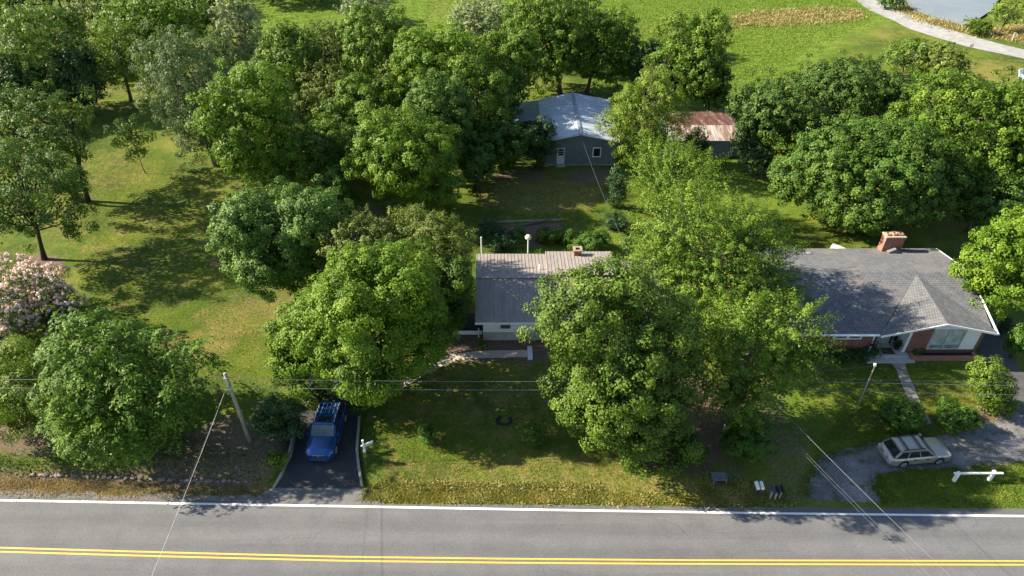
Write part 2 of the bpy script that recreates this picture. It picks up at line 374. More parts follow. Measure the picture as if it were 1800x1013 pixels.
# pond
pp = [G(x, y) for x, y in ((1560, -60), (1585, 2), (1605, 20), (1640, 34), (1690, 46), (1712, 40), (1740, 22), (1760, -5), (1830, -40), (1900, -70), (1800, -90), (1640, -80))]
mp_, np_, op_ = mat('pond_water'); b = NB(np_); rp = b.noise(b.coord(), 1.6, 3)
np_.links.new(b.bsdf(b.ramp(b.noise(b.coord(), .06, 3), [(.35, (.13, .15, .16)), (.6, (.2, .21, .2))]), .18, 0, .5, rp, .12, .1), op_.inputs[0])
pond = MB().poly([(p[0], p[1], .32) for p in pp]).build('pond', mp_); setp(pond, kind='structure')

# ================================================================== TREES
RNG = np.random.default_rng(11)
def unit(v): return v/np.maximum(np.linalg.norm(v, axis=-1, keepdims=True), 1e-9)
def fib(n, rng):
    i = np.arange(n)+.5; ph = np.arccos(1-2*i/n); th = np.pi*(1+5**.5)*i+rng.uniform(0, 6.28)
    return unit(np.stack([np.cos(th)*np.sin(ph), np.sin(th)*np.sin(ph), np.cos(ph)], -1)+rng.normal(0, .12*np.sqrt(60/max(n, 8)), (n, 3)))
def leaves(P, Nrm, T, L, W):
    B = unit(np.cross(Nrm, T)); T = unit(np.cross(B, Nrm))
    L = L[:, None]; W = W[:, None]
    V = np.stack([P-T*L*.5, P+B*W*.5-T*L*.05, P+T*L*.5-Nrm*L*.12, P-B*W*.5-T*L*.05], 1)
    return V.reshape(-1, 3)
# species: colours, leaf length, width, clump radius (m), leaves per m2 of clump dome, droop, clump spacing factor, flattening
SP = dict(
    maple=dict(c=((0.022, 0.053, 0.006), (0.082, 0.160, 0.013), (0.203, 0.298, 0.034)), L=0.169, W=0.123, rc=0.62, den=115, droop=.2, sp=1.18),
    oldmaple=dict(c=((0.020, 0.048, 0.006), (0.075, 0.139, 0.014), (0.194, 0.270, 0.040)), L=0.169, W=0.123, rc=0.62, den=115, droop=.2, sp=1.18),
    bright=dict(c=((0.029, 0.071, 0.006), (0.102, 0.198, 0.014), (0.234, 0.335, 0.034)), L=0.169, W=0.123, rc=0.62, den=115, droop=.2, sp=1.18),
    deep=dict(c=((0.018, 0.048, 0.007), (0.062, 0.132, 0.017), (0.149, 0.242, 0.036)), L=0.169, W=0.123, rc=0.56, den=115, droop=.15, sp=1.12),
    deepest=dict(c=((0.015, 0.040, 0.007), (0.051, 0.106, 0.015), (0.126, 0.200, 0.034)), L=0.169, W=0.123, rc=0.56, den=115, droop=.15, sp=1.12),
    bluish=dict(c=((0.020, 0.052, 0.009), (0.074, 0.157, 0.022), (0.171, 0.279, 0.050)), L=0.176, W=0.131, rc=0.56, den=112, droop=.15, sp=1.12),
    yellow=dict(c=((0.020, 0.048, 0.005), (0.094, 0.176, 0.015), (0.252, 0.344, 0.048)), L=0.184, W=0.084, rc=0.48, den=120, droop=.1, sp=1.3, up=.5, el=3.0),
    locust=dict(c=((0.035, 0.068, 0.011), (0.105, 0.181, 0.026), (0.230, 0.317, 0.063)), L=0.169, W=0.092, rc=0.66, den=112, droop=.35, sp=1.34),
    fine=dict(c=((0.044, 0.076, 0.007), (0.128, 0.206, 0.023), (0.268, 0.350, 0.057)), L=0.145, W=0.077, rc=0.56, den=120, droop=.3, sp=1.23),
    grey=dict(c=((0.035, 0.061, 0.021), (0.099, 0.156, 0.051), (0.217, 0.284, 0.121)), L=0.153, W=0.077, rc=0.62, den=131, droop=.35, sp=1.29),
    silver=dict(c=((0.067, 0.102, 0.039), (0.186, 0.250, 0.109), (0.422, 0.502, 0.276)), L=0.230, W=0.077, rc=0.58, den=96, droop=.5, sp=1.18, up=.3, el=1.5),
    olive=dict(c=((0.039, 0.066, 0.011), (0.111, 0.163, 0.027), (0.243, 0.298, 0.069)), L=0.169, W=0.092, rc=0.48, den=122, droop=.2, sp=1.23, up=.3, el=1.6),
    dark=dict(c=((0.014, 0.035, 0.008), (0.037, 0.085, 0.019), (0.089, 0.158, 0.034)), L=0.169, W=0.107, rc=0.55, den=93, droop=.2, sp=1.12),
    walnut=dict(c=((0.020, 0.054, 0.006), (0.078, 0.167, 0.016), (0.216, 0.335, 0.038)), L=0.261, W=0.100, rc=.85, den=65, droop=.5, sp=1.15, frond=True),
    sparse=dict(c=((0.020, 0.048, 0.007), (0.070, 0.136, 0.016), (0.171, 0.260, 0.045)), L=0.169, W=0.092, rc=.72, den=118, droop=.35, sp=1.25, open=True),
    shrub=dict(c=((0.016, 0.047, 0.007), (0.053, 0.125, 0.015), (0.153, 0.251, 0.030)), L=0.106, W=0.075, rc=.34, den=204, droop=.1, sp=.95),
    sunshrub=dict(c=((0.027, 0.058, 0.006), (0.082, 0.145, 0.013), (0.198, 0.260, 0.035)), L=0.123, W=0.079, rc=.36, den=156, droop=.2, sp=1.0),
    rhodo=dict(c=((0.012, 0.035, 0.012), (0.039, 0.092, 0.031), (0.095, 0.172, 0.069)), L=0.141, W=0.070, rc=.4, den=120, droop=.3, sp=1.0),
    box=dict(c=((0.020, 0.054, 0.009), (0.061, 0.141, 0.016), (0.153, 0.242, 0.030)), L=0.100, W=0.070, rc=.22, den=260, droop=.05, sp=.9),
    mimosa=dict(c=((0.029, 0.061, 0.008), (0.087, 0.156, 0.021), (0.192, 0.264, 0.046)), L=0.169, W=0.084, rc=0.66, den=83, droop=.2, sp=1.23),
)
def crown(rng, C, rad, sp, nl, lod=1.0, extra=(), core=True, bottom=.5):
    C = np.array(C, float); rad = np.array(rad, float)
    D = fib(nl, rng); D[:, 2] = D[:, 2]*.85+.12; D = unit(D)
    rr = rng.uniform(.27, .5, nl)[:, None]
    LC = [C+D*rad*(1.0-rr)*rng.uniform(.84, 1.14, (nl, 1)), C[None]]; LR = [rad*rr*np.array([1, 1, .92]), (rad*.68)[None]]
    for (p, r) in extra: LC.append(np.array(p, float)[None]); LR.append(np.array(r, float)[None])
    LC = np.concatenate(LC); LR = np.concatenate(LR)
    rc = sp['rc']; space = rc*1.25*sp['sp']*(lod**.3)
    cc, cn = [], []
    for k in range(len(LC)):
        a, b_, c_ = LR[k]; area = 4*np.pi*(((a*b_)**1.6+(a*c_)**1.6+(b_*c_)**1.6)/3)**(1/1.6)
        n = max(5, int(area/(space*space)))
        d = fib(n, rng); p = LC[k]+d*LR[k]*rng.uniform(.82, 1.1, (n, 1)); nn = unit(d/LR[k])
        keep = np.ones(n, bool)
        for j in range(len(LC)):
            if j != k: keep &= (((p-LC[j])/LR[j])**2).sum(1) > .80
        low = (p[:, 2]-C[2])/rad[2]; keep &= ~((low < -.45) & (rng.random(n) > bottom))
        cc.append(p[keep]); cn.append(nn[keep])
    cc = np.concatenate(cc); cn = np.concatenate(cn)
    k = rng.random(len(cc)) < .89; cc = cc[k]; cn = cn[k]
    if sp.get('open'):
        k = rng.random(len(cc)) < .75; cc = cc[k]; cn = cn[k]
    tip = (rng.random(len(cc)) < .14)[:, None]; cc = cc+tip*cn*rad.mean()*rng.uniform(.06, .2, (len(cc), 1))+tip*np.array([0, 0, .03])*rad[2]
    nc = len(cc); crad = rc*rng.uniform(.7, 1.25, nc)
    ax = unit(cn*.75+np.array([0, 0, .35])+rng.normal(0, .2, (nc, 3)))
    Lf = sp['L']*lod; Wf = sp['W']*lod
    per = np.maximum(6, (sp['den']/lod**2*3.6*crad**2*rng.uniform(.7, 1.25, nc))).astype(int)
    ci = np.repeat(np.arange(nc), per); N = len(ci)
    ctint = np.clip(rng.normal(.45, .17, nc), 0, 1)
    d = unit(rng.normal(0, 1, (N, 3))+ax[ci]*.75)
    if sp.get('frond'):
        # compound fronds: arcs of leaflets leaving the clump centre
        nf = 12; fd = unit(rng.normal(0, 1, (nc*nf, 3))*np.array([1, 1, .45])+np.repeat(ax, nf, 0)*.75)
        fi = ci*nf+rng.integers(0, nf, N); t = rng.random(N); dir_ = fd[fi]; Lr = crad[ci]*1.35
        P = cc[ci]+dir_*(t*Lr)[:, None]; P[:, 2] -= t*t*Lr*.55
        tang = unit(dir_-np.stack([0*t, 0*t, t*1.1], -1)); side = unit(np.cross(tang, [0, 0, 1.])); sg = np.where(rng.random(N) < .5, 1, -1)[:, None]
        T = unit(side*sg*.85+tang*.55+rng.normal(0, .1, (N, 3))); P = P+T*(Lf*.45)
        Nn = unit(np.cross(side, tang)*1.0+rng.normal(0, .22, (N, 3))); Nn *= np.where(Nn[:, 2:3] < 0, -1, 1)
    else:
        u = rng.random(N)**.34
        Q = d*(crad[ci]*u)[:, None]
        if sp.get('el'):                                # sprays: clumps drawn out along the branch tip
            sa = unit(cn*np.array([1, 1, .5])+np.array([0, 0, .28])+rng.normal(0, .18, (nc, 3)))[ci]; q = (Q*sa).sum(1, keepdims=True)
            tap = np.clip(1.05-.45*q/crad[ci][:, None], .35, 1.4); Q = (Q-sa*q)*tap*.8+sa*q*sp['el']
        P = cc[ci]+Q*np.array([1, 1, .88])
        Nn = unit(d*.55+cn[ci]*.6+np.array([0, 0, .3])+rng.normal(0, .34, (N, 3)))
        T = unit(rng.normal(0, 1, (N, 3))+d*.6-np.array([0, 0, sp['droop']*1.6])+np.array([0, 0, sp.get('up', 0)*1.6]))
    tint = np.clip(.62*ctint[ci]+.38*rng.random(N)+rng.normal(0, .05, N), 0, 1)
    Ls = Lf*rng.uniform(.65, 1.25, N); Ws = Wf*rng.uniform(.7, 1.25, N)
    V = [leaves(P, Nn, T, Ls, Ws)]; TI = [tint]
    if core:                                          # inner foliage, bigger and sparser, tinted dark as shade in the gaps
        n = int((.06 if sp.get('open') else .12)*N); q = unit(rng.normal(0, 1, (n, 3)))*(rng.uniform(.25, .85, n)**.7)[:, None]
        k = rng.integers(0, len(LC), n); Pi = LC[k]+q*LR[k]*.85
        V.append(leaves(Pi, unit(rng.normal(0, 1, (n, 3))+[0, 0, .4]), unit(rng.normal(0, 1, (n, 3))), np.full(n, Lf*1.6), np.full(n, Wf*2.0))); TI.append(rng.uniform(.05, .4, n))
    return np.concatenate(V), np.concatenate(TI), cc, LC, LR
def limbs(rng, base, C, rad, cc, LC, r0, lean=None, nb=26, fork=.35, stems=1):
    mb = MB(); base = Vector(base); C = Vector(C)
    for s_ in range(stems):
        off = Vector((rng.normal(0, .25), rng.normal(0, .25), 0)) if stems > 1 else Vector((0, 0, 0))
        top = C+Vector((rng.normal(0, .15)*rad[0]*(2.5 if stems > 1 else 1), rng.normal(0, .15)*rad[1], rad[2]*.45))
        pts = []
        for k in range(8):
            t = k/7; p = (base+off).lerp(top, t); wob = math.sin(t*3.1)
            pts.append(p+Vector((rng.normal(0, .1), rng.normal(0, .1), 0))*wob+(Vector((C.x-base.x, C.y-base.y, 0))*.15*wob))
        pts[0] = base+off-Vector((0, 0, .15))
        rr = [r0*1.35]+[r0*(1-.11*k) for k in range(1, 8)]; mb.tube(pts, rr, 8)
        sel = rng.choice(len(cc), min(nb//stems, len(cc)), replace=False)
        for j in sel:
            e = Vector(cc[j]); t = rng.uniform(fork, .9); k = t*7; i = int(k); a = pts[i].lerp(pts[min(i+1, 7)], k-i)
            m1 = a.lerp(e, .45)+Vector((rng.normal(0, .15), rng.normal(0, .15), -.08*(e-a).length)); rb = r0*(1-t*.8)*.42+.015
            mb.tube([a, m1, a.lerp(e, .78)+Vector((0, 0, .02)), e], [rb, rb*.7, rb*.45, rb*.2], 5, cap=False)
    return mb
TREES = []
def tree(name, label, cat, sp, cx, cy, rx, ry, clr=1.5, base=None, extra=(), group=None, nl=None, depth=1.0, trunk=.22, stems=1, nb=26, seed=0, m=None, bottom=.5, maxc=None):
    """crown ellipse in photo pixels -> real tree standing on the ground at its own distance"""
    rng = np.random.default_rng(1000+seed+int(cx*7+cy*13)); spd = SP[sp]
    if base: g0 = G(*base); Y = g0[1]; X, _, zc_ = PY(cx, cy, Y)
    zc_ = zc_ if base else 5.0
    for _ in range(14):
        if not base: X, Y, _ = PZ(cx, cy, zc_)
        s = scale_at(Y, zc_); phi = math.atan2(CAMH-zc_, Y); a = rx/s; bb = a*depth
        v = (ry/s)**2-(bb*math.sin(phi))**2
        c = max(math.sqrt(max(v, 0))/math.cos(phi), .5*a)
        if maxc: c = min(c, maxc)
        if not base: zc_ = .5*zc_+.5*(hz(X, Y)+clr+c)
    gz0 = hz(X, Y)
    if zc_-c < gz0-.3 and base: c = max(.5*c, zc_-gz0+.1)
    ex = []
    for (ex_, ey_, erx, ery, *dy) in extra:
        p = PY(ex_, ey_, Y+(dy[0] if dy else 0)); ex.append((p, (erx/s, erx/s, max(.5*erx/s, ery/s*.95))))
    dist = math.sqrt(X*X+Y*Y+(CAMH-zc_)**2); lod = max(1.0, dist/62.0)
    nl = nl or int(np.clip(7+a*1.1, 7, 15))
    bx, by = (g0[0], g0[1]) if base else (X+rng.normal(0, .1)*a*.5, Y+rng.normal(0, .1)*a*.5)
    root = empty(name, (bx, by, hz(bx, by)), 0, label, cat, group); O = np.array(root.location)
    V, TI, cc, LC, LR = crown(rng, (X, Y, zc_), (a, bb, c), spd, nl, lod, ex, bottom=bottom)
    mm = leafmat('leaf_'+sp, *spd['c'], trans={'dark': .12, 'deep': .15, 'deepest': .12, 'bluish': .16, 'maple': .22, 'oldmaple': .2, 'sparse': .2, 'grey': .25, 'walnut': .25, 'yellow': .22, 'bright': .24}.get(sp, .22))
    npmesh('crown', V-O, np.arange(len(V)).reshape(-1, 4), mm, TI, root)
    lb = limbs(rng, (bx, by, root.location.z), (X, Y, zc_), (a, bb, c), cc, LC, trunk*max(.25, min(1.6, c/4.5)), nb=nb, stems=stems)
    lb.build('trunk', m or bark(), root, O, smooth=True)
    TREES.append((label, round(X, 1), round(Y, 1), round(zc_, 1), round(a, 1), round(c, 1), len(TI)))
    return root
def shrub(name, label, sp, cx, cy, rx, ry, extra=(), group=None, cat='shrub', seed=0, nl=7):
    rng = np.random.default_rng(3000+seed+int(cx*7+cy*13)); spd = SP[sp]; zc_ = 1.0
    for _ in range(12):
        X, Y, _z = PZ(cx, cy, zc_); s = scale_at(Y, zc_); phi = math.atan2(CAMH-zc_, Y); a = rx/s
        c = max(math.sqrt(max((ry/s)**2-(a*math.sin(phi))**2, 0))/math.cos(phi), .6*a); zc_ = .5*zc_+.5*(hz(X, Y)+c*.92)
    ex = [(PY(e[0], e[1], Y), (e[2]/s, e[2]/s, e[3]/s)) for e in extra]
    root = empty(name, (X, Y, hz(X, Y)), 0, label, cat, group); O = np.array(root.location)
    lod = max(.8, math.sqrt(X*X+Y*Y+CAMH**2)/50)
    V, TI, cc, LC, LR = crown(rng, (X, Y, zc_), (a, a, c), dict(spd, rc=min(spd['rc'], .45*a)), nl, lod, ex, bottom=.9)
    npmesh('foliage', V-O, np.arange(len(V)).reshape(-1, 4), leafmat('leaf_'+sp, *spd['c'], trans=.2), TI, root)
    mb = MB()
    for k in range(5):
        e = cc[rng.integers(len(cc))]; mb.tube([(X+rng.normal(0, .05), Y+rng.normal(0, .05), root.location.z-.05), (X*.5+e[0]*.5, Y*.5+e[1]*.5, root.location.z+.5*(e[2]-root.location.z)), e], [.03, .022, .01], 5, cap=False)
    mb.build('stem', bark(), root, O)
    return root
GW = 'trees standing behind the cottage'
T = tree
# --- far left and back wood
T('locust_tree', 'feathery pale green locust filling the top left corner of the photo', 'tree', 'locust', 72, 92, 76, 82, 1.5, stems=2)
T('shade_tree', 'dark tree cut by the left edge below the feathery locust', 'tree', 'dark', 5, 150, 60, 62, .5)
T('willow_tree', 'yellow green drooping tree left of the tall bright green maple', 'tree', 'fine', 205, 105, 62, 64, .8)
T('maple_tree', 'tall bright green maple at the top left, behind the grey locust', 'tree', 'bright', 258, 48, 80, 58, 3, extra=((225, 118, 38, 42),))
T('locust_tree', 'big grey green locust with bare branches above the small lawn tree', 'tree', 'grey', 335, 165, 88, 122, 1.0, stems=2, nb=44, m=bark('grey_bark', (.2, .17, .14)))
T('olive_tree', 'silvery grey green tree at the top edge right of the grey locust', 'tree', 'silver', 420, 52, 46, 66, 1.0, m=bark('grey_bark'))
T('shade_tree', 'dark green tree between the silvery tree and the pale far meadow', 'tree', 'maple', 512, 112, 60, 72, 1.0)
T('maple_tree', 'bright green maple right of the small lawn tree, over the lawn edge', 'tree', 'bright', 440, 240, 82, 112, 1.5, extra=((455, 150, 40, 36),))
T('shade_tree', 'dark green tree behind the brush and below the far silver willow', 'tree', 'maple', 668, 92, 74, 88, 1.0)
T('willow_tree', 'silver leaved willow at the top edge left of centre', 'tree', 'silver', 640, 14, 46, 24, .5)
T('maple_tree', 'broad bright maple left of the grey barn and behind the front trees', 'tree', 'bright', 785, 128, 92, 92, 1.5, extra=((735, 95, 40, 40), (850, 160, 36, 60)))
T('willow_tree', 'silver leaved willow at the top edge behind the broad bright maple', 'tree', 'silver', 850, 45, 60, 52, 1.0)
T('walnut_tree', 'tallest dark walnut directly behind the grey barn roof', 'tree', 'maple', 960, 70, 78, 92, 3.0, base=(985, 168), nb=34)
T('walnut_tree', 'dark walnut with visible trunk behind the right half of the barn', 'tree', 'maple', 1062, 92, 62, 76, 3.0, base=(1030, 166), nb=34, extra=((1090, 70, 30, 45),))
T('shade_tree', 'dark ragged tree behind the barn and beside the open meadow', 'tree', 'maple', 1218, 112, 58, 82, .8, extra=((1250, 55, 30, 36), (1180, 130, 40, 50)))
T('shade_tree', 'dark low tree filling the gap between the barn walnuts and the meadow tree', 'tree', 'dark', 1140, 122, 42, 52, .8)
T('olive_tree', 'pale olive tree standing in the meadow behind the dark ragged tree', 'tree', 'fine', 1185, 55, 42, 32, .8)
T('brush_tree', 'olive brown tangle of brush with dead twigs amid the green trees', 'tree', 'olive', 580, 168, 62, 54, .4, nb=50, m=bark('grey_bark'))
T('shade_tree', 'mid green tree between the olive brush and the broad bright maple', 'tree', 'maple', 655, 192, 66, 62, .8)
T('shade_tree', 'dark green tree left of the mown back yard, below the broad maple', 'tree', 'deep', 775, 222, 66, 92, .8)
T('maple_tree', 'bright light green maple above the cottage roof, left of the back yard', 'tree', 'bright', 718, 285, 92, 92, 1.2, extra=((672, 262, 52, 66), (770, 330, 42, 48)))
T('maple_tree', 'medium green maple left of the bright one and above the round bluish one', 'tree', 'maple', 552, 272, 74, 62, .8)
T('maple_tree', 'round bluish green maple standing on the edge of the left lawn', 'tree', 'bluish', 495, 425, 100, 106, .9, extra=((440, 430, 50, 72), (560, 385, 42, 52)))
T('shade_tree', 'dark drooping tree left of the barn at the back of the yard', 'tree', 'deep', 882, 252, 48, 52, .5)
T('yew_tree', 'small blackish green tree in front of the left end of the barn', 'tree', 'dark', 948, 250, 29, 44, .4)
T('elm_tree', 'yellow green fine leaved tree hiding the right end of the barn', 'tree', 'fine', 1136, 208, 72, 90, .8, nb=40, extra=((1078, 215, 28, 18),))
T('maple_tree', 'rounded green tree in front of the yellow green tree by the barn', 'tree', 'yellow', 1188, 308, 82, 64, .6, base=(1168, 412), depth=1.3)
T('shade_tree', 'small dark tree touching the left side of the rusty shed', 'tree', 'dark', 1222, 252, 20, 30, .3)
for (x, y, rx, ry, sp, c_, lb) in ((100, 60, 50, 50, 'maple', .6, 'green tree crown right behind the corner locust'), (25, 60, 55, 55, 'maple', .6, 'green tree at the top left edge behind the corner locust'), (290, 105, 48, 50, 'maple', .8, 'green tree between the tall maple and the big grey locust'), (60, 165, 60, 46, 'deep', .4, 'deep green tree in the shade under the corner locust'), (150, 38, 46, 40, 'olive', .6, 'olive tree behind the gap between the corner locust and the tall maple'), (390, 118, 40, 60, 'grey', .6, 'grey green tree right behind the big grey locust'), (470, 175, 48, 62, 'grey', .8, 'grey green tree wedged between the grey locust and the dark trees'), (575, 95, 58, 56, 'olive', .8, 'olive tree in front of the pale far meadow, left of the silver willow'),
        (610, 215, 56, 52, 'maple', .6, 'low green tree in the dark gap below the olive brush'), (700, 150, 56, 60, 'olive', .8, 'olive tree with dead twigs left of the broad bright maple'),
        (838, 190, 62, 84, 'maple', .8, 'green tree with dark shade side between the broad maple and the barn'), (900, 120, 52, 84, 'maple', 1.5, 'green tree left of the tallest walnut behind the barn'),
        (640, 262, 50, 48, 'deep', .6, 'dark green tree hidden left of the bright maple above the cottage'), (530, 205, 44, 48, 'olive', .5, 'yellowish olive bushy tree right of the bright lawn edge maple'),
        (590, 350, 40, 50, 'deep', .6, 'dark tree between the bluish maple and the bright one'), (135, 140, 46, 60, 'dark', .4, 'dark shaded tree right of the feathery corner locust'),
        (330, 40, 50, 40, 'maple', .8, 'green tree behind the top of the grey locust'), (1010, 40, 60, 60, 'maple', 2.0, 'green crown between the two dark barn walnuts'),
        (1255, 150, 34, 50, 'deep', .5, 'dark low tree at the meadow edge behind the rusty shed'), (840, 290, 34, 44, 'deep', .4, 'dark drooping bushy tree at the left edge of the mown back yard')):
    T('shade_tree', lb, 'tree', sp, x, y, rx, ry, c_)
T('shade_tree', 'dark tree squeezed between the olive tree and the cottage wall', 'tree', 'deep', 800, 505, 34, 72, .5)
# --- front trees
T('oak_tree', 'olive grey green tree behind the front maple, left of the cottage roof', 'tree', 'olive', 700, 442, 108, 80, 1.2, base=(715, 552), extra=((630, 440, 60, 60), (778, 440, 48, 66), (700, 500, 70, 50)), m=bark('grey_bark'))
T('maple_tree', 'bright green front maple hanging over the blue car and driveway', 'tree', 'bright', 652, 572, 126, 138, 2.2, base=(668, 685), depth=1.12, extra=((560, 600, 70, 92), (640, 700, 46, 46), (715, 590, 66, 96), (695, 490, 62, 52), (640, 480, 50, 40)), seed=5)
T('maple_tree', 'dark green small tree under the left side of the front maple', 'tree', 'maple', 518, 632, 44, 70, .5, extra=((548, 690, 30, 24),))
T('silver_maple_tree', 'tall feathery yellow green tree just left of the brick house', 'tree', 'yellow', 1248, 478, 128, 128, 2.0, base=(1215, 588), extra=((1205, 395, 62, 58), (1320, 480, 66, 70), (1180, 490, 60, 80), (1290, 420, 50, 50), (1370, 545, 50, 50)), nb=60, m=bark('grey_bark'), seed=2)
T('silver_maple_tree', 'lower feathery tree with limbs reaching right over the gravel', 'tree', 'yellow', 1315, 632, 92, 106, 2.0, base=(1278, 745), extra=((1385, 590, 56, 54), (1250, 645, 56, 66), (1300, 705, 62, 50)), nb=54, m=bark('grey_bark'), seed=3)
T('maple_tree', 'big green maple in the front yard centre, in front of the cottage', 'tree', 'oldmaple', 1085, 660, 128, 156, 1.4, base=(1085, 774), extra=((1024, 555, 72, 72), (1080, 512, 60, 44), (1150, 762, 72, 70, -1.5), (1100, 740, 60, 60, -2), (1035, 690, 60, 66), (1140, 590, 80, 80)), nb=44, m=bark('grey_bark'))
# --- right side maples
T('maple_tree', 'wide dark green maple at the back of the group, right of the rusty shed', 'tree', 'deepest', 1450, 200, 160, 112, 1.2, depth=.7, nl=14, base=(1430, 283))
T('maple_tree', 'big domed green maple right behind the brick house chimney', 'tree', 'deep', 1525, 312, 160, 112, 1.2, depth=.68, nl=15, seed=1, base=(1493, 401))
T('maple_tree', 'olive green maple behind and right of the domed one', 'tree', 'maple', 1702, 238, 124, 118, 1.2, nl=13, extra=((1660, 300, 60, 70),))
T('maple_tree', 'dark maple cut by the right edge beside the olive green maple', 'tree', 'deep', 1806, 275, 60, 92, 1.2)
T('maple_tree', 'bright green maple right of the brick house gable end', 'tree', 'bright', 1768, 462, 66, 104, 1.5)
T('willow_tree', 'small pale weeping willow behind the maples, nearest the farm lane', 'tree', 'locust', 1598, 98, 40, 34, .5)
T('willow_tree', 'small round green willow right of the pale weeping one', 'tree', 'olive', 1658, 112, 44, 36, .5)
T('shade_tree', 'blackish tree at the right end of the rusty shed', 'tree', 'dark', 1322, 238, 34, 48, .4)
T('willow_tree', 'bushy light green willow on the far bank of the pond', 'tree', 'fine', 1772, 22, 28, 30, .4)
T('shade_tree', 'added dark tree standing in for the deep shade between the domed maple and the gable end tree', 'tree', 'deep', 1735, 345, 66, 66, .6)  # added tree: a dark mass in place of the maple's deep shade
# --- left lawn
T('sapling_tree', 'small young tree alone on the lawn in a mulch ring', 'tree', 'sparse', 228, 240, 33, 36, 1.6, base=(256, 305), nb=14, trunk=.1)
T('walnut_tree', 'open crowned tree on the left lawn with forked dark trunks', 'tree', 'sparse', 75, 232, 92, 78, 3, base=(150, 351), nb=50, stems=2, trunk=.26, m=bark('dark_bark', (.05, .04, .032)), extra=((30, 200, 50, 40), (120, 255, 40, 30)))
T('walnut_tree', 'open dark limbed tree on the left edge above the pink mimosa', 'tree', 'sparse', 45, 345, 112, 82, 3, base=(78, 456), nb=60, trunk=.28, m=bark('dark_bark'), extra=((120, 385, 40, 38), (-10, 300, 60, 50)))
T('ash_tree', 'olive green fine leaved tree at the bottom left corner by the road', 'tree', 'fine', 35, 680, 108, 126, .5, base=(50, 735))
T('walnut_tree', 'bright green tree with long drooping compound leaves by the stone row', 'tree', 'walnut', 205, 685, 122, 124, .8, base=(230, 757), extra=((160, 610, 60, 56), (285, 655, 60, 70), (160, 755, 70, 60), (260, 740, 60, 60)), nb=30)
mim = T('mimosa_tree', 'mimosa tree covered in pale pink flowers on the left edge', 'tree', 'mimosa', 15, 555, 112, 52, .9, maxc=1.6, extra=((95, 562, 50, 22), (15, 505, 60, 22)))
# pink flower puffs on the mimosa crown
def blossoms(root):
    cr = [c for c in root.children if c.name.startswith('crown')][0]
    n = len(cr.data.vertices); co = np.empty(n*3, np.float32); cr.data.vertices.foreach_get('co', co); co = co.reshape(-1, 4, 3).mean(1)
    rng = np.random.default_rng(5); top = co[:, 2] > np.percentile(co[:, 2], 35); co = co[top]
    cen = co[rng.choice(len(co), 1900, replace=False)]+np.array([0, 0, .2]); k = 16
    ci = np.repeat(np.arange(len(cen)), k); d = unit(rng.normal(0, 1, (len(ci), 3))+[0, 0, .5])
    V = leaves(cen[ci]+d*.1, d, unit(rng.normal(0, 1, (len(ci), 3))), rng.uniform(.12, .22, len(ci)), rng.uniform(.08, .14, len(ci)))
    mm = leafmat('mimosa_blossom', (.56, .4, .43), (.74, .62, .65), (.86, .81, .82), .3)
    o = npmesh('blossom', V, np.arange(len(V)).reshape(-1, 4), mm, np.clip(.4*rng.random(len(cen))[ci]+.6*rng.random(len(ci)), 0, 1), root); o['kind'] = 'stuff'
blossoms(mim)
# dark woodland row on the far left edge of the field
for k, (x, y, rx, ry) in enumerate(((-60, -8, 60, 42), (20, -14, 46, 34), (92, -22, 46, 34), (165, -26, 40, 34), (345, -14, 52, 32), (470, -34, 60, 34), (560, -40, 60, 36))):
    T('woodland_tree', 'dark tree of the wood along the top left edge of the photo', 'tree', 'dark', x, y, rx, ry, .5, group='dark trees along the top left edge', nb=8)
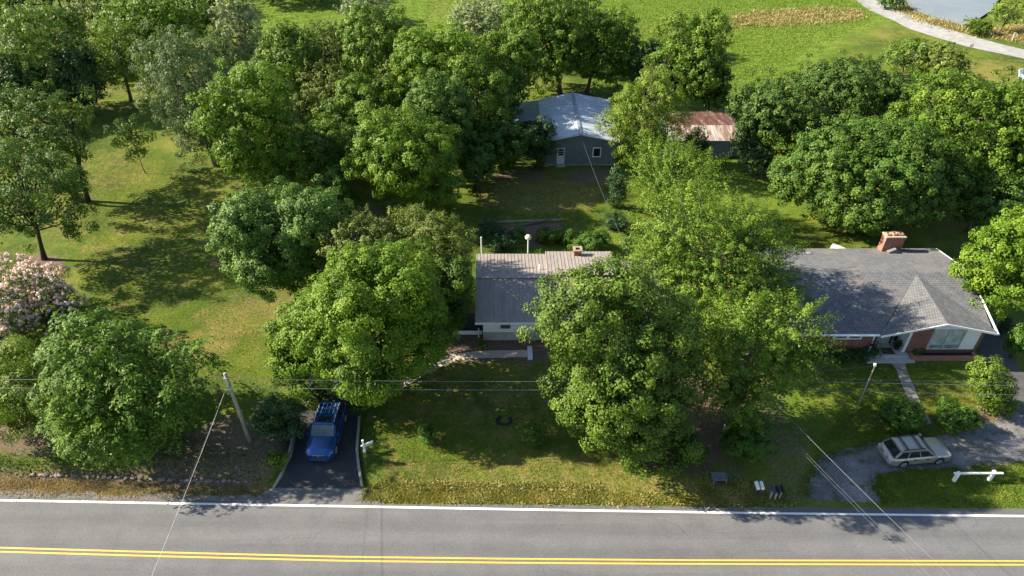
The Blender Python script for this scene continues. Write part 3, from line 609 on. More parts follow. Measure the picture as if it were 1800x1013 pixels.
# --- shrubs
S_ = S_
shrub('rhododendron', 'large dark rhododendron left of the blue car', 'rhodo', 488, 735, 42, 41)
shrub('shrub', 'small yellow green shrub inside the driveway wall corner', 'sunshrub', 487, 808, 17, 18)
shrub('shrub', 'small dark shrub on the front lawn, the one nearer the driveway', 'shrub', 755, 763, 17, 19)
shrub('shrub', 'small dark shrub on the front lawn nearer the big maple, right of the fire ring', 'shrub', 937, 762, 18, 22)
shrub('boxwood', 'round clipped bush left of the garden path, cleft at its top', 'box', 1588, 731, 41, 34)
shrub('boxwood', 'round clipped bush right of the garden path with yellow tips', 'box', 1681, 732, 37, 33)
shrub('shrub', 'tall loose sunlit bush between the side driveway and lawn', 'sunshrub', 1746, 690, 32, 42, extra=((1738, 655, 24, 20), (1760, 710, 22, 26)))
for (x, y, rx, ry, sp, lb) in ((1438, 622, 18, 18, 'rhodo', 'dark bush at the left end of the brick front wall'), (1478, 621, 21, 13, 'rhodo', 'low dark bush under the small window of the brick house'),
        (1506, 624, 10, 9, 'shrub', 'small light green plant between two dark bushes by the brick wall'), (1530, 616, 19, 18, 'rhodo', 'dark spiky bush just left of the porch of the brick house'),
        (1610, 614, 15, 6, 'shrub', 'low clipped hedge in the planter below the brick panel'), (1681, 609, 8, 7, 'shrub', 'small plant in the planter under the right edge of the picture window'),
        (1709, 609, 9, 8, 'shrub', 'small plant at the right end of the brick planter'), (848, 606, 8, 10, 'sunshrub', 'small green bush at the left front corner of the white cottage'),
        (771, 592, 7, 9, 'sunshrub', 'tiny bush on the bare ground left of the cottage steps'), (858, 408, 30, 24, 'rhodo', 'dark bush left of the flower bed behind the cottage'),
        (882, 428, 26, 12, 'rhodo', 'low dark bush below the flower bed by the left clothes post'), (912, 416, 16, 15, 'shrub', 'dark bush just left of the white lamp post'),
        (962, 414, 22, 17, 'shrub', 'wide bush right of the white lamp post behind the cottage'), (996, 416, 20, 15, 'shrub', 'green bush below the long timber in the back yard'),
        (1042, 428, 34, 9, 'shrub', 'low flat hedge behind the cottage chimney'), (1008, 431, 11, 10, 'sunshrub', 'pale spiky plant just left of the cottage chimney'),
        (1086, 330, 19, 40, 'rhodo', 'dark tall hedge at the right side of the back yard'), (1082, 390, 24, 18, 'rhodo', 'dark bush where the overhead wire comes down behind the cottage'),
        (1310, 778, 42, 40, 'maple', 'leafy undergrowth at the foot of the feathery tree by the gravel'), (1212, 790, 30, 28, 'maple', 'undergrowth between the big maple and the feathery tree'),
        (1718, 46, 24, 13, 'sunshrub', 'grey green bush on the pond bank by the fence'), (1570, 4, 22, 12, 'rhodo', 'dark bush at the left corner of the pond'),
        (1792, 600, 16, 34, 'maple', 'leafy bush beside the side driveway on the right edge'), (1770, 575, 14, 18, 'dark', 'dark bush beside the gable end of the brick house'),
        (1400, 630, 26, 20, 'shrub', 'bush hidden under the feathery limbs by the brick wall'), (1330, 285, 28, 30, 'rhodo', 'dark bush on the grass right of the rusty shed'),
        (790, 560, 26, 34, 'maple', 'dark bush left of the cottage and its steps')):
    s = dict(SP['shrub']) if sp in ('maple', 'dark') else None
    shrub('shrub', lb, sp if not s else {'maple': 'shrub', 'dark': 'rhodo'}[sp], x, y, rx, ry)

# ================================================================== BUILDINGS
def ribmat(name, col, rough=.45, metal=.0, stain=None, streak=(1, 1, 1)):
    m, n, o = mat(name); b = NB(n); c = b.coord()
    mp = b.new('ShaderNodeMapping'); mp.inputs['Scale'].default_value = streak; b.link(c, mp.inputs[0])
    f = b.noise(mp.outputs[0], 1.2, 6, .65); g = b.noise(c, .5, 3)
    cc = b.ramp(f, [(.3, tuple(x*.75 for x in col)), (.7, tuple(min(1, x*1.2) for x in col))])
    if stain: cc = b.mix(b.ramp(g, [(.45, 0.), (.6, .6)]), cc, stain)
    n.links.new(b.bsdf(cc, rough, metal, .4, f, .1, .02), o.inputs[0]); return m
def brickmat(name, c1, c2, mortar, sx=.22, sz=.075, floor=False, mort=.012, rough=.85, blotch=None):
    m, n, o = mat(name); b = NB(n); c = b.coord()
    sp = b.new('ShaderNodeSeparateXYZ'); b.link(c, sp.inputs[0]); cb = b.new('ShaderNodeCombineXYZ')
    if floor: b.link(sp.outputs[0], cb.inputs[0]); b.link(sp.outputs[1], cb.inputs[1])
    else: b.link(b.math('ADD', sp.outputs[0], sp.outputs[1]), cb.inputs[0]); b.link(sp.outputs[2], cb.inputs[1])
    k = b.new('ShaderNodeTexBrick'); b.link(cb.outputs[0], k.inputs['Vector']); k.inputs['Scale'].default_value = 1
    k.inputs['Brick Width'].default_value = sx; k.inputs['Row Height'].default_value = sz; k.inputs['Mortar Size'].default_value = mort; k.inputs['Bias'].default_value = -.2
    k.inputs['Color1'].default_value = (*c1, 1); k.inputs['Color2'].default_value = (*c2, 1); k.inputs['Mortar'].default_value = (*mortar, 1)
    col = b.mix(.6, k.outputs['Color'], b.ramp(b.noise(c, 2.2, 5), [(.3, .65), (.7, 1.35)]), 'MULTIPLY')
    if blotch: col = b.mix(b.ramp(b.noise(c, .35, 4, .6), [(.48, 0.), (.68, .55)]), col, blotch)
    n.links.new(b.bsdf(col, rough, 0, .25, k.outputs['Fac'], -.4, .015), o.inputs[0]); return m
def siding(name, col, pitch=.2, axis=2, depth=.25, var=.12):
    m, n, o = mat(name); b = NB(n); c = b.coord(); sp = b.new('ShaderNodeSeparateXYZ'); b.link(c, sp.inputs[0])
    w_ = b.math('FRACT', b.math('DIVIDE', sp.outputs[axis], pitch)); f = b.noise(c, 1.5, 5)
    cc = b.ramp(f, [(.3, tuple(x*(1-var) for x in col)), (.7, tuple(min(1, x*(1+var)) for x in col))])
    cc = b.mix(b.ramp(w_, [(0, .5), (.08, 0.), (1, 0.)]), cc, tuple(x*.35 for x in col))
    n.links.new(b.bsdf(cc, .6, 0, .3, w_, depth, .02), o.inputs[0]); return m
M_white = plain('white_siding', (.78, .78, .76), .6, var=.06)
M_trim = plain('white_trim', (.82, .82, .8), .5, var=.05)
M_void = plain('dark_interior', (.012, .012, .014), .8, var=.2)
M_brick = brickmat('red_brick', (.25, .07, .045), (.17, .045, .03), (.22, .17, .14))
M_roofA = ribmat('tan_metal_roof', (.28, .245, .225), .5, 0, streak=(3, .4, 1))
M_glass = glass('window_glass')

def roof_slab(mb, q, th=.1):
    """q: four top corners; a slab of thickness th below them"""
    mb.add(list(q)+[(p[0], p[1], p[2]-th) for p in q], [(0, 1, 2, 3), (7, 6, 5, 4)]+[(i, (i+1) % 4, (i+1) % 4+4, i+4) for i in range(4)])
def ribs(mb, a, b_, c, d, n, w_=.04, h=.035):
    """ribs from edge a-b (eave) to edge d-c (ridge)"""
    a, b_, c, d = map(Vector, (a, b_, c, d))
    for k in range(n+1):
        t = (k+.15)/(n+.3); p = a.lerp(b_, t); q = d.lerp(c, t); mb.beam(p+Vector((0, 0, h*.3)), q+Vector((0, 0, h*.3)), w_, h)
def window(parent, O, x0, x1, y, z0, z1, sl=(), pane=None, fr=.07, fm=None, proud=.05, rails=()):
    mb = MB(); yo = y-proud
    for a, b_, c, d in ((x0, x1, z1-fr, z1), (x0, x1, z0, z0+fr), (x0, x0+fr, z0+fr, z1-fr), (x1-fr, x1, z0+fr, z1-fr)): mb.box(a, b_, yo, y+.04, c, d)
    for s in sl: mb.box(s-.04, s+.04, yo+.005, y+.04, z0+fr, z1-fr)
    for r in rails: mb.box(x0+fr, x1-fr, yo+.01, y+.04, r-.025, r+.025)
    wf = mb.build('window', fm or M_trim, parent, O)
    MB().box(x0+fr*.8, x1-fr*.8, y-.02, y-.005, z0+fr*.8, z1-fr*.8).build('pane', pane or M_glass, wf, O)
    return wf

# ---- A: white cottage with tan metal roof
ox, oy = -2.3, 41.7; OA = Vector((ox, oy, hz(ox, oy)))
A = empty('cottage', OA, 0, 'low white cottage with long tan ribbed metal roof', 'house')
X0, X1, YF, YB, g = -2.35, 8.4, 41.7, 50.6, .15
ridgeY, rz, ez = 45.3, 4.0, 2.42
wall = MB()
wall.poly([(X0, YF, g-.3), (X1, YF, g-.3), (X1, YF, ez), (X0, YF, ez)]); wall.poly([(X0, YB, g-.3), (X1, YB, g-.3), (X1, YB, ez), (X0, YB, ez)])
for x in (X0, X1): wall.poly([(x, YF, g-.3), (x, YB, g-.3), (x, YB, ez), (x, ridgeY, rz-.12), (x, YF, ez)])
wa = wall.build('wall', siding('white_board', (.74, .76, .77), .4, 0, .1, .05), A, OA)
MB().box(X0+.03, X1, YF-.05, YF-.003, .02, 1.12).build('skirting_panel', siding('grey_shingle_siding', (.36, .36, .34), .22, 2, .3), A, OA)
MB().box(X0+.03, X1, YF-.075, YF-.053, -.02, .06).build('sill_board', M_trim, A, OA)
# louvred window
wb = MB(); wx0, wx1, wz0, wz1 = -.93, -.14, 1.5, 2.2
MB().box(wx0, wx1, YF-.02, YF-.004, wz0, wz1).build('window', M_void, A, OA)
for k in range(3): wb.box(wx0-.02, wx1+.02, YF-.06, YF-.03, wz0+.06+k*.24, wz0+.11+k*.24)
wb.build('louvre', plain('grey_slat', (.3, .3, .31), .6), A, OA)
MB().box(wx0-.05, wx1+.05, YF-.07, YF-.025, wz0-.07, wz0-.005).build('window_sill', M_trim, A, OA)
rl, rr_ = -2.95, 8.8
rf = MB(); e0, e1 = (rl, 41.3, ez+.03), (rr_, 41.3, ez+.03); r0, r1 = (rl-.05, ridgeY, rz), (rr_, ridgeY, rz)
roof_slab(rf, [e0, e1, r1, r0]); ribs(rf, e0, e1, r1, r0, 40)
b0, b1 = (rl-.3, 50.9, 2.45), (rr_-4.0, 50.9, 2.45)
r1b = (rr_-4.0, ridgeY, rz)
roof_slab(rf, [r0, r1b, b1, b0]); ribs(rf, b0, b1, r1b, r0, 26)
up = .28
u0, u1, u2, u3 = (2.95, ridgeY+.1, rz+up-.12), (8.75, ridgeY+.1, rz+up-.12), (8.9, 50.7, 2.85), (3.0, 50.7, 2.85)
roof_slab(rf, [u0, u1, u2, u3], .3); ribs(rf, u3, u2, u1, u0, 19)
rf.beam((rl, ridgeY, rz+.02), (2.9, ridgeY, rz+.02), .3, .05)
ra = rf.build('roof', M_roofA, A, OA)
MB().box(rl, rr_, 41.26, 41.298, ez-.14, ez+.06).build('fascia', M_trim, ra, OA)
MB().tube([(2.35, 47.1, 3.3), (2.35, 47.1, 3.95)], .06, 8).build('vent_pipe', M_trim, ra, OA)
# lower right addition
ad = MB(); ad.box(8.42, 12.3, 43.2, 48.6, 0, 2.05); ad.build('side_wing', M_white, A, OA)
ar_ = MB(); q = [(8.85, 42.8, 2.1), (12.8, 42.8, 2.1), (12.8, 49.4, 2.75), (8.85, 49.4, 2.75)]; roof_slab(ar_, q); ribs(ar_, q[0], q[1], q[2], q[3], 13); ar_.build('side_roof', M_roofA, A, OA)
ch = MB(); cx_, cyy = PZ(1015, 447, 3.1)[:2]
ch.box(cx_-.32, cx_+.32, cyy-.3, cyy+.3, 2.6, 3.55); chA = ch.build('chimney', M_brick, A, OA)
cp = MB()
for a, b_, c, d in ((-.4, .4, -.38, -.18), (-.4, .4, .18, .38), (-.4, -.2, -.18, .18), (.2, .4, -.18, .18)): cp.box(cx_+a, cx_+b_, cyy+c, cyy+d, 3.553, 3.7)
cp.build('chimney_cap', plain('weathered_brick', (.3, .22, .18), .9), chA, OA)
MB().box(cx_-.18, cx_+.18, cyy-.16, cyy+.16, 3.5, 3.58).build('flue', M_void, chA, OA)
# deck and steps at the left
dk = MB(); dk.box(-4.9, -2.45, 42.4, 44.6, .55, .68); dk.build('deck', plain('dark_deck', (.035, .033, .034), .8), A, OA)
MB().box(-4.9, -2.45, 42.34, 42.39, .28, .66).build('deck_skirt', M_white, A, OA)
for k in range(2):
    st = MB().box(-5.3-k*.4, -4.93-k*.4, 42.9, 44.2, hz(-5, 43)-.1, .45-k*.2).build('step', plain('step_board', (.5, .5, .5), .7), A, OA)
MB().tube([(-2.75, 42.0, .1), (-2.72, 42.0, 1.25)], .05, 6).build('downspout', M_trim, A, OA)
# concrete step ramp in front
px_, py_, pz_ = G(931, 622); stp = MB().box(px_-.17, px_+.22, py_-.75, py_+.75, pz_-.1, pz_+.16)
stp.build('concrete_step', plain('pale_concrete', (.55, .56, .57), .8, var=.12), None, (0, 0, 0), label='pale concrete step slab at the end of the cottage path', cat='step')
MB().box(1.8, 6.5, 40.75, 40.95, .1, .42).build('garden_wall', brickmat('brown_brick', (.24, .1, .06), (.3, .14, .08), (.2, .15, .1)), None, label='low brown brick edging beside the pale concrete step', cat='low wall')

# ---- B: brick ranch house with shingle roof
OB = Vector((29.0, 40.2, 0)); B = empty('brick_house', OB, 0, 'red brick ranch house with grey shingle roof and white gable', 'house')
M_sh = brickmat('grey_shingle', (.15, .156, .168), (.108, .114, .126), (.068, .07, .078), .32, .19, True, .02, .9, (.2, .178, .165))
XL, XR = 19.0, 37.4; YW, YR = 40.2, 51.0
def wallbox(name, segs, material, parent=B): 
    mb = MB()
    for s in segs: mb.box(*s)
    return mb.build(name, material, parent, OB)
ew = 2.55
wallbox('wall', [(XL, 28.55, YW, YW+.22, -.2, ew), (XL, XR, YR-.22, YR, -.2, ew), (XL, XL+.22, YW+.22, YR-.22, -.2, ew), (XR-.22, XR, YW+.22, YR-.22, -.2, ew), (XL+.22, XR-.22, 45.4, 45.6, -.2, 4.0)], M_brick)
for x0 in (XL, XR-.22): MB().prism([(x0, YW+.1, ew), (x0, YR-.1, ew), (x0, 45.5, 4.2)], (.22, 0, 0)).build('gable_wall', M_brick, B, OB)
# front gable wall: brick panel, white panel, foundation
def gz_top(x): return (4.04-.18)-(.245 if x < 33.1 else .222)*abs(x-33.1)
def gpanel(name, x0, x1, z0, material, y=YW):
    xs = [x0]+([33.1] if x0 < 33.1 < x1 else [])+[x1]; pts = [(x0, y, z0), (x1, y, z0)]+[(x, y, gz_top(x)) for x in reversed(xs)]
    return MB().prism(pts, (0, .2, 0)).build(name, material, B, OB)
gpanel('brick_panel', 31.55, 33.05, .0, M_brick, YW-.05); gpanel('gable_panel', 33.055, 36.9, .62, M_white, YW-.02)
wallbox('foundation', [(33.055, 36.95, YW-.04, YW+.2, -.1, .615)], brickmat('brick_foundation', (.16, .05, .035), (.12, .035, .028), (.12, .1, .09)))
wallbox('corner_brick', [(36.905, 37.05, YW-.06, YW+.2, 0, 2.7)], M_brick)
# recessed entrance
gpanel('porch_back_wall', 28.6, 31.5, .2, M_white, YW+1.15)
wallbox('porch_side_wall', [(31.3, 31.54, YW, YW+1.145, .1, 3.1)], M_white); wallbox('porch_side_wall', [(28.56, 28.7, YW, YW+1.145, .1, 2.7)], M_white)
wallbox('porch_header', [(28.705, 31.295, YW-.02, YW+.08, 2.6, 2.75)], M_white)
mbp = MB().box(28.5, 31.75, 39.75, YW+1.14, -.05, .3); mbp.box(28.2, 32.0, 39.2, 39.745, -.05, .15); mbp.build('porch_floor', plain('porch_concrete', (.46, .45, .44), .8, var=.15), B, OB)
dY = YW+1.15
dr_ = MB().box(29.62, 30.72, dY-.06, dY-.005, .3, 2.35).build('door', plain('screen_door', (.4, .42, .4), .4, var=.1), B, OB)
fm = MB(); fm.box(29.5, 29.6, dY-.1, dY-.005, .3, 2.45); fm.box(30.74, 30.86, dY-.1, dY-.005, .3, 2.45); fm.box(29.605, 30.735, dY-.1, dY-.005, 2.36, 2.45); fm.build('door_frame', M_void, dr_, OB)
MB().box(30.58, 30.66, dY-.12, dY-.062, 1.2, 1.3).build('handle', plain('dark_metal', (.05, .05, .05), .4, .8), dr_, OB)
for x in (28.98, 30.98):
    sl_ = MB()
    MB().box(x, x+.34, dY-.03, dY-.006, .5, 2.3).build('sidelight', M_void, B, OB)
    for k in range(4): sl_.box(x-.02, x+.36, dY-.06, dY-.032, .48+k*.58, .54+k*.58)
    sl_.box(x-.05, x-.02, dY-.06, dY-.03, .46, 2.3); sl_.build('sidelight_bar', M_trim, B, OB)
MB().box(29.7, 30.7, 39.95, 40.7, .305, .33).build('door_mat', plain('brown_mat', (.1, .045, .03), .95), None, label='reddish brown doormat on the porch of the brick house', cat='doormat')
pc = [v for v in (31.0, 40.55)]
pot = MB(); pot.tube([(31.0, 40.55, .3), (31.0, 40.55, .42), (31.0, 40.55, .68)], [.14, .19, .23], 12)
pr_ = empty('potted_plant', (31.0, 40.55, .3), 0, 'dark potted plant right of the front door of the brick house', 'potted plant'); pot.build('pot', plain('dark_pot', (.04, .03, .03), .6), pr_, pr_.location)
rg = np.random.default_rng(3); n_ = 260; dd = unit(rg.normal(0, 1, (n_, 3))+[0, 0, .7]); Pp = np.array([0, 0, .45])+dd*rg.uniform(.1, .45, (n_, 1))
npmesh('leaf_mass', leaves(Pp, unit(np.cross(dd, rg.normal(0, 1, (n_, 3)))), dd, np.full(n_, .22), np.full(n_, .05)), np.arange(n_*4).reshape(-1, 4), leafmat('leaf_rhodo', *SP['rhodo']['c']), rg.random(n_), pr_)
# windows
M_curtain = glass('curtained_glass', (.42, .47, .45), .15)
wn = window(B, OB, 33.12, 35.62, YW-.02, .72, 2.72, sl=(34.32,), pane=M_curtain, rails=(1.22,), fr=.09, proud=.09, fm=plain('aluminium', (.5, .5, .48), .4))
MB().box(33.22, 35.52, YW-.075, YW-.045, .8, 1.19).build('lower_pane', glass('lower_glass', (.2, .25, .28), .1), wn, OB)
window(B, OB, 25.35, 26.5, YW, 1.72, 2.32, pane=glass('slider_glass', (.1, .13, .15)), fr=.1); window(B, OB, 26.5, 27.6, YW, 1.72, 2.32, pane=glass('slider_glass'), fr=.1)
# brick planter
pl = MB()
for s in ((31.8, 37.05, 39.45, 39.68, -.1, .42), (31.8, 32.02, 39.68, 40.1, -.1, .42), (36.83, 37.05, 39.68, 40.1, -.1, .42)): pl.box(*s)
pl.build('planter_wall', brickmat('planter_brick', (.42, .17, .1), (.33, .12, .075), (.3, .24, .2), .2, .08), None, label='low brick planter wall in front of the picture window', cat='planter')
MB().box(32.03, 36.82, 39.69, 40.09, -.05, .28).build('planter_soil', plain('planter_earth', (.03, .022, .018), .95), None, kind='structure')
# roof
rt = MB(); ez2 = 2.78; yE = 39.55; yR = 45.5; zR = 4.35; yB = 51.55; zB = 2.6
xl = XL-.4
fr_ = PZ(1738, 579, 2.95)
apex_f = (33.12, 39.3, 4.06); apex_b = PZ(1613, 487, 4.22); lf = (28.55, 39.42, ez2+.02); rfc = (37.3, 39.35, 3.12)
roof_l = [(xl, yE, ez2-.05), (28.55, yE, ez2-.02), (28.55, yE, ez2-.02)]
ridge_l, ridge_r = (xl, yR, zR), (37.95, yR, zR)
th = .14
def slab(mb, pts, th=.14):
    n = len(pts); mb.add(list(pts)+[(p[0], p[1], p[2]-th) for p in pts], [tuple(range(n)), tuple(range(n, 2*n))[::-1]]+[(i, (i+1) % n, (i+1) % n+n, i+n) for i in range(n)])
slab(rt, [(xl, yE, ez2), (28.55, yE, ez2), (apex_b[0], yR-.25, zR-.06), (apex_b[0], yR, zR), ridge_l])          # main front, left of cross gable
slab(rt, [(37.35, yE, ez2-.02), ridge_r, (apex_b[0], yR, zR), (apex_b[0], yR-.25, zR-.06)])           # main front, right
slab(rt, [ridge_l, ridge_r, (38.75, yB, zB), (xl, yB, zB)])                                             # rear
rfm = rt.build('roof', M_sh, B, OB)
cg = MB(); ab = (apex_b[0], yR-.22, zR-.03)
slab(cg, [(28.45, 39.3, ez2+.06), apex_f, ab], .12); slab(cg, [apex_f, (37.3, 39.3, 3.1), (37.42, 39.55, ez2+.3), ab], .12)
cg.build('gable_roof', brickmat('gable_shingle', (.16, .163, .171), (.12, .124, .132), (.072, .074, .08), .19, .32, True, .02, .9, (.205, .182, .17)), B, OB)
tb = MB(); tb.beam((28.45, 39.27, ez2-.02), (33.12, 39.27, 3.98), .05, .16); tb.beam((33.12, 39.27, 3.98), (37.35, 39.27, 3.02), .05, .16)
tb.box(xl, 28.5, 39.5, 39.545, ez2-.16, ez2+.03); tb.beam((37.4, 39.3, 3.0), (37.98, yR, zR-.06), .05, .16); tb.beam((37.98, yR, zR-.06), (38.8, yB, zB-.06), .05, .16)
tb.beam((37.4, 39.25, 3.02), (37.75, 40.3, 2.85), .1, .08)
tb.build('fascia', M_trim, B, OB)
gt = MB().tube([(xl, 39.46, ez2-.03), (28.45, 39.46, ez2-.05)], .07, 8).build('gutter', M_trim, B, OB)
# chimney
cb = PZ(1552, 441, 3.0); c0 = (cb[0]-.05, cb[1]+.1)
chb = MB().box(c0[0], c0[0]+1.7, c0[1], c0[1]+.8, 2.2, 4.3).build('chimney', brickmat('chimney_brick', (.3, .105, .07), (.22, .072, .05), (.26, .19, .15)), B, OB)
MB().box(c0[0]-.05, c0[0]+1.75, c0[1]-.05, c0[1]+.85, 4.303, 4.4).build('chimney_cap', plain('tan_cap', (.4, .33, .24), .8), chb, OB)
for k, x in enumerate((.3, .85, 1.4)):
    f = MB(); 
    for a, b_, c, d in ((-.17, .17, .2, .26), (-.17, .17, .6, .66), (-.17, -.11, .26, .6), (.11, .17, .26, .6)): f.box(c0[0]+x+a, c0[0]+x+b_, c0[1]+c, c0[1]+d, 4.403, 4.58 if k == 1 else 4.52)
    f.build('flue', plain('clay_flue', (.28, .17, .11), .8), chb, OB)
MB().prism([(c0[0]+.35, c0[1]-.02, 2.95), (c0[0]+1.5, c0[1]-.02, 2.95), (c0[0]+.95, c0[1]-.02, 3.35)], (0, -.5, .12)).build('cricket', M_sh, rfm, OB)
MB().box(*(lambda p: (p[0]-.35, p[0]+.35, p[1]-.15, p[1]+.15, 2.95, 3.1))(PZ(1418, 446, 3.0))).build('roof_vent', plain('grey_vent', (.25, .25, .25), .6), rfm, OB)

# ---- C: grey barn
OC = Vector((3.7, 72.7, .1)); Cb = empty('barn', OC, 0, 'grey ribbed barn with shiny metal roof and white door', 'barn')
gl, gr_, yf, yb = 3.75, 12.1, 72.7, 84.4; em, am = 3.15, 4.0; xm = 7.85
M_barn = siding('grey_barn_siding', (.155, .178, .188), .3, 0, .4, .12)
wl = MB(); P5 = [(gl, yf, 0), (gr_, yf, 0), (gr_, yf, em), (xm, yf, am), (gl, yf, em)]
wl.poly(P5); wl.poly([(p[0], yb, p[2]) for p in P5]); wl.poly([(gl, yf, 0), (gl, yb, 0), (gl, yb, em), (gl, yf, em)]); wl.poly([(gr_, yf, 0), (gr_, yb, 0), (gr_, yb, em), (gr_, yf, em)])
wl.build('wall', M_barn, Cb, OC)
MB().box(gl-.02, gr_+.02, yf-.06, yf-.005, -.1, .14).build('base_board', plain('pale_base', (.3, .3, .3), .8), Cb, OC)
M_tin = ribmat('galvanised_roof', (.52, .57, .63), .4, .2, streak=(.35, 2.2, 1), stain=(.4, .45, .52))
rc_ = MB(); ridA, ridB = (xm, yf-.35, am+.1), (xm-.1, yb+.3, am+.1)
for sx, x in ((-1, gl-.35), (1, gr_+.35)):
    ea, eb = (x, yf-.35, em-.02), (x, yb+.3, em-.02)
    roof_slab(rc_, [ea, eb, ridB, ridA], .07); ribs(rc_, eb, ea, ridA, ridB, 13, .05, .03)
rcm = rc_.build('roof', M_tin, Cb, OC)
rg_ = MB(); rg_.beam((xm, yf-.37, am+.14), (xm-.1, yb+.32, am+.14), .35, .03); rg_.build('ridge_cap', plain('ridge_metal', (.4, .42, .46), .35, .5), rcm, OC)
ft = MB(); ft.beam((gl-.35, yf-.37, em-.08), (xm, yf-.37, am+.04), .03, .1); ft.beam((xm, yf-.37, am+.04), (gr_+.35, yf-.37, em-.08), .03, .1); ft.build('fascia', plain('pale_trim', (.6, .63, .66), .5), Cb, OC)
lt = MB(); q = [(gl-3.6, 79.0, 2.55), (gl-.36, 79.0, 2.95), (gl-.36, 85.0, 2.95), (gl-3.6, 85.0, 2.55)]; roof_slab(lt, q, .07); ribs(lt, q[0], q[3], q[2], q[1], 7, .05, .03); lt.build('lean_to_roof', ribmat('lean_to_metal', (.3, .36, .37), .4, .4, streak=(.35, 2.2, 1)), Cb, OC)
MB().box(gl-3.4, gl-.05, 84.7, 84.8, 0, 2.5).build('lean_to_wall', M_barn, Cb, OC)
for x in (gl-3.4, gl-1.7): MB().box(x-.08, x+.08, 79.2, 79.36, 0, 2.55).build('lean_to_post', M_barn, Cb, OC)
dx0, dx1 = 5.25, 6.15
dB = MB().box(dx0, dx1, yf-.06, yf-.004, .2, 2.25).build('door', plain('barn_door_white', (.62, .66, .68), .5, var=.1), Cb, OC)
MB().box(dx0+.15, dx1-.12, yf-.075, yf-.062, 1.3, 2.1).build('pane', M_void, dB, OC)
db = MB(); 
for z in (1.55, 1.82): db.box(dx0+.15, dx1-.12, yf-.085, yf-.077, z, z+.04)
db.build('muntin', M_trim, dB, OC)
MB().box(dx1-.14, dx1-.08, yf-.11, yf-.062, 1.1, 1.2).build('handle', plain('dark_metal', (.05, .05, .05)), dB, OC)
MB().box(dx0-.1, dx1+.15, yf-.55, yf-.07, -.05, .15).build('door_step', M_conc, Cb, OC)
window(Cb, OC, 9.4, 10.4, yf, 1.05, 2.3, pane=M_void, fr=.12)
# ---- D: rusty shed
OD = Vector((20.2, 74.9, .1)); D = empty('shed', OD, 0, 'old shed with rusty red sheet metal roof and open front', 'shed')
sx0, sx1 = 19.3, 27.4
m, n, o = mat('rusty_roof'); b = NB(n); c = b.coord(); mp = b.new('ShaderNodeMapping'); mp.inputs['Scale'].default_value = (2.2, .35, 1); b.link(c, mp.inputs[0])
f = b.noise(mp.outputs[0], .9, 6, .7, .4); col = b.ramp(f, [(.3, (.07, .025, .02)), (.5, (.115, .055, .046)), (.6, (.18, .12, .105)), (.72, (.36, .32, .3))])
n.links.new(b.bsdf(col, .6, .1, .3, f, .1, .02), o.inputs[0]); M_rust = m
m, n, o = mat('pale_rusty_roof'); b = NB(n); c = b.coord(); mp = b.new('ShaderNodeMapping'); mp.inputs['Scale'].default_value = (1.5, .3, 1); b.link(c, mp.inputs[0])
f = b.noise(mp.outputs[0], .8, 6, .7, .4); col = b.ramp(f, [(.35, (.17, .08, .06)), (.47, (.27, .17, .14)), (.54, (.4, .36, .33)), (.72, (.52, .5, .47))])
n.links.new(b.bsdf(col, .6, .1, .3, f, .1, .02), o.inputs[0]); M_rust2 = m
rs = MB(); e0, e1, t0, t1 = (sx0-.3, 74.6, 2.25), (sx1+.3, 74.6, 2.25), (sx0-.3, 77.4, 2.9), (sx1+.3, 77.4, 2.9)
roof_slab(rs, [e0, e1, t1, t0], .06); ribs(rs, e0, e1, t1, t0, 10, .05, .035); rs.build('front_roof', M_rust2, D, OD); rs = MB()
k0, k1 = (sx0-.3, 83.6, 2.05), (sx1+.3, 83.6, 2.05); roof_slab(rs, [t0, t1, k1, k0], .06); ribs(rs, k0, k1, t1, t0, 10, .05, .035)
rsm = rs.build('roof', M_rust, D, OD)
MB().box(sx0-.3, sx1+.3, 74.55, 74.598, 2.15, 2.27).build('fascia', plain('pale_trim', (.6, .6, .6)), rsm, OD)
ws = MB(); ws.box(sx0, 21.2, 74.9, 75.05, -.1, 2.2); ws.box(23.4, sx1, 74.9, 75.05, -.1, 2.2); ws.box(sx0, sx1, 83.2, 83.35, -.1, 2.05); ws.box(sx0, sx0+.15, 75.05, 83.2, -.1, 2.05); ws.box(sx1-.15, sx1, 75.05, 83.2, -.1, 2.05)
ws.build('wall', plain('shed_block', (.25, .27, .28), .85, var=.2), D, OD)
MB().box(21.2, 23.4, 76.2, 76.3, -.1, 2.3).build('shade_panel', M_void, D, OD)  # near-black panel, its colour stands in for the shade inside the shed
MB().beam((22.2, 74.5, .1), (23.3, 74.75, 2.1), .08, .08).build('brace', plain('grey_pole_wood', (.2, .19, .17), .85), D, OD)

